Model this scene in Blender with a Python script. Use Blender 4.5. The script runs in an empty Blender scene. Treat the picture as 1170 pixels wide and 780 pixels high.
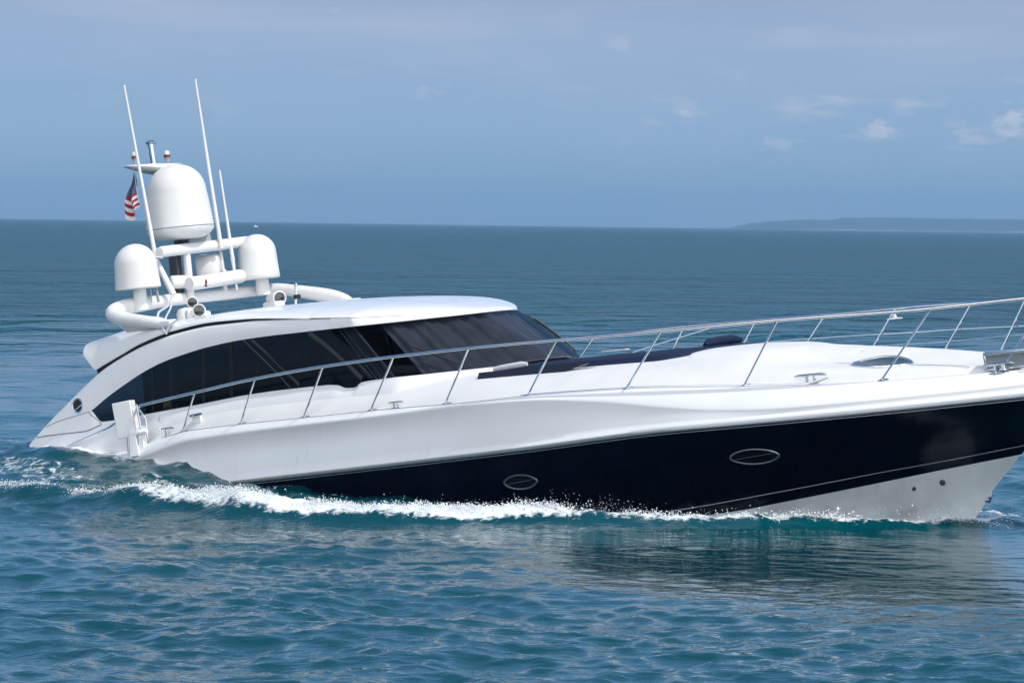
import bpy, math, random
import numpy as np
from mathutils import Matrix, Vector, Euler
R = math.radians
rng = np.random.default_rng(7)
random.seed(7)
sc = bpy.context.scene
COL = sc.collection

# ------------------------------------------------------------------ camera, world, sun, exposure
CAM_H = 3.3
cam_d = bpy.data.cameras.new('camera'); cam = bpy.data.objects.new('camera', cam_d); COL.objects.link(cam)
cam_d.sensor_width = 36.0; cam_d.lens = 5000 * 36 / 1170
cam_d.clip_start = 0.5; cam_d.clip_end = 60000
pitch = math.atan((390 - 257) / 5000)
cam.matrix_world = Matrix.Translation((0, 0, CAM_H)) @ Matrix.Rotation(R(90) - pitch, 4, 'X') @ Matrix.Rotation(R(0.78), 4, 'Z')
sc.camera = cam
sc.view_settings.view_transform = 'Standard'; sc.view_settings.look = 'None'
sc.view_settings.gamma = 1.0; sc.view_settings.exposure = 0.0; sc.view_settings.use_curve_mapping = False

SUN_DIR = Vector((0.50, -0.28, 0.82)).normalized()
sun_d = bpy.data.lights.new('sun', 'SUN'); sun_d.energy = 2.75; sun_d.angle = R(0.6); sun_d.color = (1.0, 0.965, 0.91)
sun = bpy.data.objects.new('sun', sun_d); COL.objects.link(sun)
sun.rotation_euler = SUN_DIR.to_track_quat('Z', 'Y').to_euler()

world = bpy.data.worlds.new('World'); sc.world = world; world.use_nodes = True
wn, wl = world.node_tree.nodes, world.node_tree.links
bg = wn['Background']; bg.inputs['Strength'].default_value = 0.10
sky = wn.new('ShaderNodeTexSky'); sky.sky_type = 'NISHITA'; sky.sun_disc = False
sky.sun_elevation = math.asin(SUN_DIR.z); sky.sun_rotation = math.atan2(SUN_DIR.x, SUN_DIR.y)
sky.altitude = 0; sky.air_density = 1.0; sky.dust_density = 1.0; sky.ozone_density = 1.5
def N(nt, t, **kw):
    n = nt.nodes.new(t)
    for k, v in kw.items(): setattr(n, k, v)
    return n
wt = world.node_tree
tc = N(wt, 'ShaderNodeTexCoord'); sep = N(wt, 'ShaderNodeSeparateXYZ'); wl.new(tc.outputs['Generated'], sep.inputs[0])
# elevation dependent grade of the physical sky (humid tropical sky: soft blue down to the horizon)
ramp = N(wt, 'ShaderNodeValToRGB'); wl.new(sep.outputs['Z'], ramp.inputs[0])
e = ramp.color_ramp.elements
e[0].position = 0.0; e[0].color = (0.86, 1.38, 2.36, 1)
e[1].position = 1.0; e[1].color = (1.5, 1.45, 1.4, 1)
for p, c in ((0.03, (0.70, 0.99, 1.72, 1)), (0.06, (0.78, 0.81, 1.20, 1)), (0.12, (0.66, 1.05, 1.46, 1)), (0.35, (0.82, 1.20, 1.42, 1))):
    q = e.new(p); q.color = c
mulc = N(wt, 'ShaderNodeMix', data_type='RGBA', blend_type='MULTIPLY'); mulc.inputs[0].default_value = 1.0
wl.new(sky.outputs[0], mulc.inputs[6]); wl.new(ramp.outputs[0], mulc.inputs[7])
# thin cloud wisps: noise laid on azimuth / elevation of the sky dome
az = N(wt, 'ShaderNodeMath', operation='ARCTAN2'); wl.new(sep.outputs['X'], az.inputs[0]); wl.new(sep.outputs['Y'], az.inputs[1])
cmb = N(wt, 'ShaderNodeCombineXYZ'); wl.new(az.outputs[0], cmb.inputs[0]); wl.new(sep.outputs['Z'], cmb.inputs[1])
def wnoise(scale, loc, detail, lo, hi, rough=0.55):
    mp = N(wt, 'ShaderNodeMapping'); mp.inputs['Scale'].default_value = scale; mp.inputs['Location'].default_value = loc
    wl.new(cmb.outputs[0], mp.inputs[0])
    nz = N(wt, 'ShaderNodeTexNoise'); nz.inputs['Scale'].default_value = 1; nz.inputs['Detail'].default_value = detail; nz.inputs['Roughness'].default_value = rough
    wl.new(mp.outputs[0], nz.inputs['Vector'])
    mr = N(wt, 'ShaderNodeMapRange', interpolation_type='SMOOTHSTEP'); mr.inputs[1].default_value = lo; mr.inputs[2].default_value = hi
    wl.new(nz.outputs['Fac'], mr.inputs[0]); return mr.outputs[0]
def band(lo0, lo1, hi0, hi1):
    a = N(wt, 'ShaderNodeMapRange', interpolation_type='SMOOTHSTEP'); a.inputs[1].default_value = lo0; a.inputs[2].default_value = lo1
    b = N(wt, 'ShaderNodeMapRange', interpolation_type='SMOOTHSTEP'); b.inputs[1].default_value = hi0; b.inputs[2].default_value = hi1
    b.inputs[3].default_value = 1; b.inputs[4].default_value = 0
    wl.new(sep.outputs['Z'], a.inputs[0]); wl.new(sep.outputs['Z'], b.inputs[0])
    m = N(wt, 'ShaderNodeMath', operation='MULTIPLY'); wl.new(a.outputs[0], m.inputs[0]); wl.new(b.outputs[0], m.inputs[1]); return m.outputs[0]
def mathn(op, a, b):
    m = N(wt, 'ShaderNodeMath', operation=op)
    for i, v in enumerate((a, b)):
        if isinstance(v, (int, float)): m.inputs[i].default_value = v
        else: wl.new(v, m.inputs[i])
    return m.outputs[0]
azr = N(wt, 'ShaderNodeMapRange', interpolation_type='SMOOTHSTEP'); azr.inputs[1].default_value = 0.0; azr.inputs[2].default_value = 0.09; wl.new(az.outputs[0], azr.inputs[0])
lowcl = mathn('MULTIPLY', mathn('MULTIPLY', wnoise((48, 170, 1), (3.4, 7.7, 0), 7, 0.53, 0.76), band(0.012, 0.020, 0.030, 0.040)), mathn('ADD', mathn('MULTIPLY', azr.outputs[0], 0.50), 0.12))
hicl = mathn('MULTIPLY', mathn('MULTIPLY', wnoise((9, 75, 1), (1.3, 2.2, 0), 4, 0.42, 0.78), band(0.022, 0.045, 0.08, 0.12)), 0.30)
vary = mathn('ADD', mathn('MULTIPLY', wnoise((14, 40, 1), (9, 4, 0), 3, 0.25, 0.8), 0.12), mathn('MULTIPLY', mathn('MULTIPLY', wnoise((30, 110, 1), (5.3, 1.7, 0), 6, 0.56, 0.80), band(0.014, 0.024, 0.06, 0.09)), 0.22))
cl = mathn('ADD', mathn('MAXIMUM', lowcl, hicl), vary)
# named cumulus puffs low in the sky: azimuth, elevation, half width, half height, strength
edge = wnoise((150, 330, 1), (2, 5, 0), 6, 0.0, 1.0, .62)
for a0, z0, w_, h_, k_ in ((.040, .0262, .0050, .0026, .75), (.0305, .0242, .0045, .0016, .35), (.084, .0222, .0062, .0030, .85), (.0925, .0290, .0030, .0020, .45), (.060, .0190, .0095, .0022, .50), (.114, .0248, .0075, .0050, 1.0), (.105, .0215, .0070, .0024, .6), (.0995, .0245, .0040, .0020, .45), (.0235, .0420, .0042, .0028, .40), (.025, .0192, .0060, .0022, .25), (-.020, .0300, .0075, .0028, .38), (-.0765, .0445, .0045, .0016, .40), (-.042, .0485, .0050, .0013, .35), (.120, .030, .006, .003, .5)):
    dx = mathn('MULTIPLY', mathn('SUBTRACT', az.outputs[0], a0), 1/w_); dz = mathn('MULTIPLY', mathn('SUBTRACT', sep.outputs['Z'], z0), 1/h_)
    d2 = mathn('ADD', mathn('MULTIPLY', dx, dx), mathn('MULTIPLY', dz, dz))
    v_ = mathn('SUBTRACT', mathn('ADD', mathn('MULTIPLY', edge, 2.6), -.55), mathn('MULTIPLY', d2, .8))
    mm = N(wt, 'ShaderNodeMapRange', interpolation_type='SMOOTHSTEP'); mm.inputs[1].default_value = .15; mm.inputs[2].default_value = 1.1; mm.inputs[4].default_value = min(.85, k_*.85); wl.new(v_, mm.inputs[0])
    cl = mathn('MAXIMUM', cl, mm.outputs[0])
mixc = N(wt, 'ShaderNodeMix', data_type='RGBA'); wl.new(cl, mixc.inputs[0]); wl.new(mulc.outputs[2], mixc.inputs[6])
mixc.inputs[7].default_value = (6.3, 6.6, 7.6, 1)
# unseen bright cloud added behind the camera to fill the shaded flank of the yacht
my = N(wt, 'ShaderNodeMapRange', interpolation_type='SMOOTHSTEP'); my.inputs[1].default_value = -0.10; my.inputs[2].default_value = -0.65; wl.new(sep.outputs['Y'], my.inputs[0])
fill_cloud = mathn('MULTIPLY', mathn('MULTIPLY', my.outputs[0], band(0.03, 0.12, 0.75, 0.95)), mathn('ADD', mathn('MULTIPLY', wnoise((2.2, 5, 1), (4, 1, 0), 5, 0.35, 0.65), 0.45), 0.5))
mixb = N(wt, 'ShaderNodeMix', data_type='RGBA'); wl.new(fill_cloud, mixb.inputs[0]); wl.new(mixc.outputs[2], mixb.inputs[6]); mixb.inputs[7].default_value = (24.5, 23.8, 23.2, 1)
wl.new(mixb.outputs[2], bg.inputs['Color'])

# ------------------------------------------------------------------ helpers
def pchip(xs, ys):
    xs = np.array(xs, float); ys = np.array(ys, float)
    o = np.argsort(xs); xs, ys = xs[o], ys[o]
    h = np.diff(xs); d = np.diff(ys) / h
    m = np.zeros(len(xs)); m[0], m[-1] = d[0], d[-1]
    for i in range(1, len(xs) - 1):
        if d[i-1] * d[i] > 0:
            w1, w2 = 2*h[i] + h[i-1], h[i] + 2*h[i-1]
            m[i] = (w1 + w2) / (w1/d[i-1] + w2/d[i])
    def f(x):
        x = min(max(float(x), xs[0]), xs[-1])
        i = int(min(max(np.searchsorted(xs, x) - 1, 0), len(h) - 1))
        t = (x - xs[i]) / h[i]; t2, t3 = t*t, t*t*t
        return float((2*t3 - 3*t2 + 1)*ys[i] + (t3 - 2*t2 + t)*h[i]*m[i] + (-2*t3 + 3*t2)*ys[i+1] + (t3 - t2)*h[i]*m[i+1])
    return f
def curve(pts):
    'space curve through points, parameter 0..1 by length'
    P = np.array(pts, float); s = np.r_[0, np.cumsum(np.linalg.norm(np.diff(P, axis=0), axis=1))]; s /= s[-1]
    f = [pchip(s, P[:, i]) for i in range(P.shape[1])]
    return lambda t: tuple(g(t) for g in f)

class MB:
    def __init__(s): s.v = []; s.f = []; s.mi = []; s.cur = 0
    def add(s, vs, fs):
        o = len(s.v); s.v += [tuple(map(float, p)) for p in vs]
        for f in fs: s.f.append(tuple(i + o for i in f)); s.mi.append(s.cur)
        return s
    def grid(s, rows, closed=False, flip=False, capends=False):
        n, m = len(rows), len(rows[0]); vs = [p for r in rows for p in r]; fs = []
        for i in range(n - 1):
            for j in range(m if closed else m - 1):
                k = (j + 1) % m
                q = (i*m + j, i*m + k, (i+1)*m + k, (i+1)*m + j)
                fs.append(q[::-1] if flip else q)
        if capends: fs += [tuple(range(m))[::-1 if not flip else 1], tuple((n-1)*m + j for j in range(m))[::1 if not flip else -1]]
        return s.add(vs, fs)
    def tube(s, pts, r, n=10, cap=True, closed=False):
        P = [Vector(p) for p in pts]; L = len(P); rs = r if isinstance(r, (list, tuple)) else [r]*L
        T = []
        for i in range(L):
            a = P[(i-1) % L] if (i > 0 or closed) else P[0]; b = P[(i+1) % L] if (i < L-1 or closed) else P[-1]
            T.append((b - a).normalized())
        ref = Vector((0, 0, 1)) if abs(T[0].z) < .9 else Vector((1, 0, 0))
        u = T[0].cross(ref).normalized(); rows = []
        for i in range(L):
            u = (u - T[i]*u.dot(T[i])).normalized(); w = T[i].cross(u)
            rows.append([tuple(P[i] + (u*math.cos(2*math.pi*k/n) + w*math.sin(2*math.pi*k/n))*rs[i]) for k in range(n)])
        if closed: rows.append(rows[0])
        return s.grid(rows, closed=True, flip=True, capends=cap and not closed)
    def lathe(s, prof, c=(0, 0, 0), n=32, axis=(0, 0, 1)):
        q = Vector((0, 0, 1)).rotation_difference(Vector(axis).normalized()); c = Vector(c); rows = []
        for (r, z) in prof:
            rows.append([tuple(c + q @ Vector((r*math.cos(2*math.pi*k/n), r*math.sin(2*math.pi*k/n), z))) for k in range(n)])
        return s.grid(rows, closed=True, capends=True)
    def box(s, c, size, rot=(0, 0, 0), taper=1.0):
        M = Euler(rot).to_matrix(); c = Vector(c); vs = []
        for z in (-.5, .5):
            k = taper if z > 0 else 1
            for x, y in ((-.5, -.5), (.5, -.5), (.5, .5), (-.5, .5)):
                vs.append(c + M @ Vector((x*size[0]*k, y*size[1]*k, z*size[2])))
        return s.add(vs, [(3, 2, 1, 0), (4, 5, 6, 7), (0, 1, 5, 4), (1, 2, 6, 5), (2, 3, 7, 6), (3, 0, 4, 7)])
    def mirror(s):
        n = len(s.v); s.v += [(x, -y, z) for x, y, z in s.v]
        k = len(s.f); s.f += [tuple(i + n for i in f[::-1]) for f in s.f[:k]]; s.mi += s.mi[:k]; return s
    def build(s, name, mats, parent=None, bevel=0, smooth=40, seg=2, loc=None):
        me = bpy.data.meshes.new(name); me.from_pydata(s.v, [], s.f); me.validate()
        if not isinstance(mats, (list, tuple)): mats = [mats]
        for m in mats: me.materials.append(m)
        if len(s.mi) == len(me.polygons): me.polygons.foreach_set('material_index', s.mi)
        me.polygons.foreach_set('use_smooth', [True]*len(me.polygons)); me.set_sharp_from_angle(angle=R(smooth)); me.update()
        o = bpy.data.objects.new(name, me); COL.objects.link(o)
        if parent: o.parent = parent
        if loc: o.location = loc
        if bevel:
            b = o.modifiers.new('bevel', 'BEVEL'); b.width = bevel; b.segments = seg; b.limit_method = 'ANGLE'; b.angle_limit = R(35); b.harden_normals = False
        return o
def empty(name, parent=None):
    o = bpy.data.objects.new(name, None); o.empty_display_size = .3; COL.objects.link(o)
    if parent: o.parent = parent
    return o

# ------------------------------------------------------------------ materials
def mat(name, col, rough=.5, metal=0, spec=.5, coat=0, noise=0, nscale=6, bump=0, bscale=60, sheen=0):
    m = bpy.data.materials.new(name); m.use_nodes = True; nt = m.node_tree; b = nt.nodes['Principled BSDF']
    b.inputs['Base Color'].default_value = (*col, 1); b.inputs['Roughness'].default_value = rough; b.inputs['Metallic'].default_value = metal
    b.inputs['Specular IOR Level'].default_value = spec; b.inputs['Coat Weight'].default_value = coat; b.inputs['Coat Roughness'].default_value = .06
    if sheen: b.inputs['Sheen Weight'].default_value = sheen
    tcn = N(nt, 'ShaderNodeTexCoord')
    if noise:
        nz = N(nt, 'ShaderNodeTexNoise'); nz.inputs['Scale'].default_value = nscale; nz.inputs['Detail'].default_value = 5
        mp = N(nt, 'ShaderNodeMapping'); mp.inputs['Scale'].default_value = (1, 1, .35); nt.links.new(tcn.outputs['Object'], mp.inputs[0]); nt.links.new(mp.outputs[0], nz.inputs['Vector'])
        r = N(nt, 'ShaderNodeValToRGB'); r.color_ramp.elements[0].position = .3; r.color_ramp.elements[1].position = .7
        r.color_ramp.elements[0].color = (*[c*(1-noise) for c in col], 1); r.color_ramp.elements[1].color = (*[min(1, c*(1+noise*.4)) for c in col], 1)
        nt.links.new(nz.outputs['Fac'], r.inputs[0]); nt.links.new(r.outputs[0], b.inputs['Base Color'])
        rr = N(nt, 'ShaderNodeMapRange'); rr.inputs[3].default_value = rough*.8; rr.inputs[4].default_value = rough*1.25
        nt.links.new(nz.outputs['Fac'], rr.inputs[0]); nt.links.new(rr.outputs[0], b.inputs['Roughness'])
    if bump:
        nz = N(nt, 'ShaderNodeTexNoise'); nz.inputs['Scale'].default_value = bscale; nz.inputs['Detail'].default_value = 3; nt.links.new(tcn.outputs['Object'], nz.inputs['Vector'])
        bp = N(nt, 'ShaderNodeBump'); bp.inputs['Strength'].default_value = 1; bp.inputs['Distance'].default_value = bump
        nt.links.new(nz.outputs['Fac'], bp.inputs['Height']); nt.links.new(bp.outputs[0], b.inputs['Normal'])
    return m
M = {}
M['white'] = mat('white_gelcoat', (.80, .81, .82), .28, coat=.5, noise=.03, nscale=1.6)
M['deck'] = mat('white_deck', (.70, .705, .705), .55, noise=.045, nscale=3)
M['navy'] = mat('navy_gelcoat', (.0025, .004, .014), .16, coat=.0, spec=.17, noise=.3, nscale=3)
M['bottom'] = mat('bottom_paint', (.55, .60, .62), .6, noise=.14, nscale=5)
M['dome'] = mat('dome_plastic', (.70, .70, .69), .42, noise=.025, nscale=5)
M['tube'] = mat('white_tube', (.72, .72, .71), .35, noise=.03, nscale=8)
M['grey'] = mat('grey_bracket', (.33, .35, .37), .5, noise=.1)
M['dark'] = mat('dark_bracket', (.045, .05, .06), .5, noise=.15)
M['black'] = mat('black_rubber', (.008, .009, .011), .45)
M['chrome'] = mat('polished_steel', (.74, .76, .78), .12, metal=1, noise=.06, nscale=12)
M['lens'] = mat('dark_lens', (.006, .006, .008), .06, spec=.8, coat=1)
M['hatch'] = mat('hatch_acrylic', (.04, .07, .09), .3, spec=.25)
M['port_rim'] = mat('porthole_rim_steel', (.16, .17, .19), .35, metal=.7)
M['port_glass'] = mat('porthole_glass', (.006, .008, .014), .2, spec=.25)
M['red'] = mat('red_lamp', (.13, .012, .018), .3)
M['cushion'] = mat('navy_canvas', (.008, .019, .052), .8, spec=.25, noise=.25, nscale=9, bump=.004, bscale=9)
M['towel'] = mat('pale_canvas', (.55, .59, .64), .8, noise=.1, nscale=20, bump=.003, bscale=30)
M['seam'] = mat('seam_sealant', (.16, .18, .21), .5)
M['rubrail'] = mat('steel_rub_strip', (.55, .57, .60), .25, metal=.8)
M['mullion'] = mat('window_bar', (.008, .010, .014), .5, spec=.2)
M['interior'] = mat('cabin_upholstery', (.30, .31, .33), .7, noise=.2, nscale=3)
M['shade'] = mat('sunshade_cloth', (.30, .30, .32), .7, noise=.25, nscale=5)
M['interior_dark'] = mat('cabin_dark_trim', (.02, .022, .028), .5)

def glass_mat(tint, ior):
    m = bpy.data.materials.new('tinted_glass'); m.use_nodes = True; nt = m.node_tree; nt.nodes.clear()
    out = N(nt, 'ShaderNodeOutputMaterial'); tr = N(nt, 'ShaderNodeBsdfTransparent'); tr.inputs[0].default_value = (*tint, 1)
    gl = N(nt, 'ShaderNodeBsdfGlossy'); gl.inputs['Roughness'].default_value = .03; gl.inputs['Color'].default_value = (.9, .93, .96, 1)
    fr0 = N(nt, 'ShaderNodeFresnel'); fr0.inputs[0].default_value = ior; fr = N(nt, 'ShaderNodeMath', operation='MINIMUM'); fr.inputs[1].default_value = .16; nt.links.new(fr0.outputs[0], fr.inputs[0])
    mx = N(nt, 'ShaderNodeMixShader'); nt.links.new(fr.outputs[0], mx.inputs[0]); nt.links.new(tr.outputs[0], mx.inputs[1]); nt.links.new(gl.outputs[0], mx.inputs[2])
    nz = N(nt, 'ShaderNodeTexNoise'); nz.inputs['Scale'].default_value = 1.3; nz.inputs['Detail'].default_value = 1
    t = N(nt, 'ShaderNodeTexCoord'); nt.links.new(t.outputs['Object'], nz.inputs['Vector'])
    bp = N(nt, 'ShaderNodeBump'); bp.inputs['Distance'].default_value = .01; nt.links.new(nz.outputs['Fac'], bp.inputs['Height'])
    nt.links.new(bp.outputs[0], gl.inputs['Normal']); nt.links.new(mx.outputs[0], out.inputs[0]); return m
M['glass'] = glass_mat((.035, .045, .06), 1.22); M['glass_front'] = glass_mat((.30, .33, .38), 1.10)

# ------------------------------------------------------------------ water
WZ = -0.10
YAW = R(-38); TRIM = R(-6.3); HEEL = R(2.8)
BO = Vector((-0.33934698, 54.71506936, 0.0))
def bframe(X, Y):
    'world ground position -> along / to-starboard of the boat'
    dx, dy = X - BO.x, Y - BO.y; c, s = math.cos(YAW), math.sin(YAW)
    return dx*c + dy*s, dx*s - dy*c          # along (forward), starboard distance (+ towards the camera)
crest_x = [-9.5, -7.5, -5.5, -4.3, -3.0, -1.6, -.4, 1.0, 2.2, 3.4, 4.5, 5.6, 6.5, 7.1, 7.6]
crest_y = [5.6, 5.3, 5.0, 4.85, 4.75, 4.8, 4.95, 5.0, 4.7, 4.15, 3.65, 2.85, 1.8, .95, .25]
hull_x = [-6.1, -3, -1, 1, 3, 4.5, 6, 7.2, 7.5]; hull_y = [2.0, 2.15, 2.1, 1.95, 1.65, 1.25, .6, .05, 0]
def vnoise(x, y, seed=0):
    'value noise on arrays'
    g = np.random.default_rng(seed).random((256, 256))
    xi, yi = np.floor(x).astype(int), np.floor(y).astype(int); fx, fy = x - xi, y - yi
    fx = fx*fx*(3-2*fx); fy = fy*fy*(3-2*fy)
    a, b = g[xi & 255, yi & 255], g[(xi+1) & 255, yi & 255]; c, d = g[xi & 255, (yi+1) & 255], g[(xi+1) & 255, (yi+1) & 255]
    return (a*(1-fx) + b*fx)*(1-fy) + (c*(1-fx) + d*fx)*fy
def fbm(x, y, seed, octv=4):
    s, a, t = 0, 1, 0
    for k in range(octv): s = s + a*vnoise(x*2**k + 17*k, y*2**k + 5*k, seed + k); t += a; a *= .55
    return s / t
def sst(x, a, b): t = np.clip((x - a)/(b - a), 0, 1); return t*t*(3 - 2*t)

def wave_set():
    W = []
    r = np.random.default_rng(11)
    main = R(245)                     # travel direction of the wind sea
    for lam, amp, n, spread in ((16, .030, 3, 20), (9, .022, 4, 30), (5.2, .013, 6, 40), (3.1, .0078, 8, 50), (1.9, .0042, 10, 55), (1.15, .0036, 12, 50), (.7, .0030, 14, 50), (.43, .0022, 16, 55), (.27, .0012, 16, 60), (.17, .0004, 14, 80)):
        for _ in range(n):
            l = lam*math.exp(r.normal(0, .16)); th = main + R(r.normal(0, spread)); W.append((l, amp*abs(r.normal(1, .25)), th, r.random()*2*math.pi))
    return W
WAVES = wave_set()
def water_height(X, Y, cell, want_foam=True):
    z = np.zeros_like(X); xd = np.zeros_like(X); yd = np.zeros_like(X)
    gust = .28 + 1.35*fbm(X/5.5, Y/7.5, 3, 4)
    for l, a, th, ph in WAVES:
        att = sst(l/np.maximum(cell, 1e-3), 1.8, 4.0)
        if att.max() <= 0: continue
        k = 2*math.pi/l; p = k*(X*math.cos(th) + Y*math.sin(th)) + ph; aa = a*att*(gust if l < 4 else 1)
        z += aa*np.sin(p); q = .75; xd += q*aa*math.cos(th)*np.cos(p); yd += q*aa*math.sin(th)*np.cos(p)
    # the yacht's own waves, and the smoothed water alongside its bow
    al, st = bframe(X, Y); ab = np.abs(st)
    q_ = al - .78*st
    lee = sst(q_, -1.2, 1.6)*(1 - sst(q_, 6.5, 9.5))*(1 - sst(st, 8.5, 13.5))*(st > -1)
    lee = np.clip(lee*(.62 + .6*fbm(al*.5, st*.9, 44, 3)), 0, 1)*(1 - .7*np.exp(-((ab - np.interp(al, crest_x, crest_y) - .2)/.5)**2))
    z *= 1 - .86*lee; xd *= 1 - .86*lee; yd *= 1 - .86*lee
    cr = np.interp(al, crest_x, crest_y); hb = np.interp(al, hull_x, hull_y, left=2.0, right=0)
    d = ab - cr
    along = sst(al, -9.5, -3.5)*(1 - sst(al, 7.2, 7.9))
    wob = fbm(al*1.6 + 9, ab*1.6 + 3, 21, 4)
    prof = np.where(d < 0, np.exp(-(d/.55)**2), np.exp(-(d/.34)**2))
    crest = along*prof*(.20 + .16*(wob - .5)) * np.interp(al, [-6, -2, 0, 3.6, 5.2, 7.3], [.5, .8, 1.15, 1.0, .62, .5])
    # stern pile up and the trough inside the crest
    pile = np.interp(al, [-16, -11, -8, -6, -4.6, -3.6, -2.2, -.6, 1.2], [0, .1, .24, .33, .36, .36, .17, .07, 0.0])*np.exp(-(np.maximum(ab - 1.9, 0)/1.6)**2)
    inside = (ab < cr)*sst(cr - ab, 0, .8)
    chop = (fbm(al*2.3, ab*2.3, 33, 4) - .5)*.16*inside*sst(al, -14, -2.0)*(1 - sst(al, 6, 7.5)) + (fbm(al*1.3 + 4, ab*1.3, 37, 4) - .5)*.22*np.exp(-(ab/4.5)**2)*(1 - sst(al, -5.5, -2.5))*sst(al, -40, -10)
    bow = .07*np.exp(-(((al - 7.1)/.30)**2 + ((ab - .1)/.32)**2))
    calm = 1 - .45*inside*sst(al, -3, 0)
    z = z*calm + crest + pile + chop + bow
    foam = None
    if want_foam:
        n1 = fbm(al*3.1, ab*5.5, 51, 4); n2 = fbm(al*.9 + 3, ab*1.5, 57, 3)
        f = along*np.exp(-((d - .02)/.30)**2)*(1.25 - .9*n1)*(.62 + .6*fbm(al*.9, ab*.3, 63, 3))*np.interp(al, [-6, -3.5, -2.0, .2, 1.4, 4.3, 5.2, 7.3], [.08, .22, .55, 1.05, 1.1, .95, .75, .70])
        behind = along*np.where(d < 0, np.exp(d/1.1), 0)*.62*sst(n2, .38, .62)*np.interp(al, [-5, -1, 0, 2, 4], [.55, .8, 1, .6, .35])
        hullside = np.exp(-np.maximum(ab - hb - .02, 0)/.16)*.85*sst(al, -7, -5.5)*(1 - sst(al, 7.3, 7.7))*sst(n1, .25, .6)
        stern = np.exp(-(ab/(2.4 + .10*np.maximum(-al - 6, 0)))**4)*(1 - sst(al, -5.4, -4.8))*sst(al, -46, -7)*(.12 + .26*sst(n2, .35, .65))
        side = inside*(1 - sst(al, -1.6, .6))*sst(al, -15, -4)*(.08 + .36*sst(fbm(al*.8, ab*2.4, 71, 4), .42, .66))
        whis = .55*(1 - sst(al, 8, 9))*np.exp(-((d - .7)/.7)**2)*along*sst(n2, .5, .72)*.6
        bowf = 1.05*np.exp(-(((al - 7.1)/.42)**2 + ((ab - .15)/.45)**2))*(.5 + .6*sst(n1, .25, .6))
        foam = np.clip(np.maximum.reduce([f, behind, hullside, stern, side, whis, bowf]), 0, 1.3)
        z += .085*np.minimum(foam, 1)*(fbm(al*7, ab*9, 81, 4)**1.5 - .22)*(cell < .4)*(1 - .6*(al < -3))
    return z + WZ, xd, yd, foam, lee

def ripple_nodes(nt, bsdf_inputs):
    g = N(nt, 'ShaderNodeNewGeometry'); prev = None
    far = N(nt, 'ShaderNodeAttribute', attribute_name='unresolved'); rip = N(nt, 'ShaderNodeAttribute', attribute_name='ripple')
    for sx, sy, dist, det in ((.06, .16, 5.5, 3), (.45, .8, 2.4, 4), (2.2, 3.4, .034, 4), (9, 14, .009, 3), (34, 50, .0016, 2)):
        mp = N(nt, 'ShaderNodeMapping'); mp.inputs['Scale'].default_value = (sx, sy, sx); mp.inputs['Rotation'].default_value = (0, 0, R(12)); nt.links.new(g.outputs['Position'], mp.inputs[0])
        nz = N(nt, 'ShaderNodeTexNoise'); nz.inputs['Scale'].default_value = 1; nz.inputs['Detail'].default_value = det; nt.links.new(mp.outputs[0], nz.inputs['Vector'])
        bp = N(nt, 'ShaderNodeBump'); bp.inputs['Strength'].default_value = 1; bp.inputs['Distance'].default_value = dist; nt.links.new(nz.outputs['Fac'], bp.inputs['Height'])
        nt.links.new((far if dist > .3 else rip).outputs['Fac'], bp.inputs['Strength'])
        if prev: nt.links.new(prev.outputs[0], bp.inputs['Normal'])
        prev = bp
    for i in bsdf_inputs: nt.links.new(prev.outputs[0], i)
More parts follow.
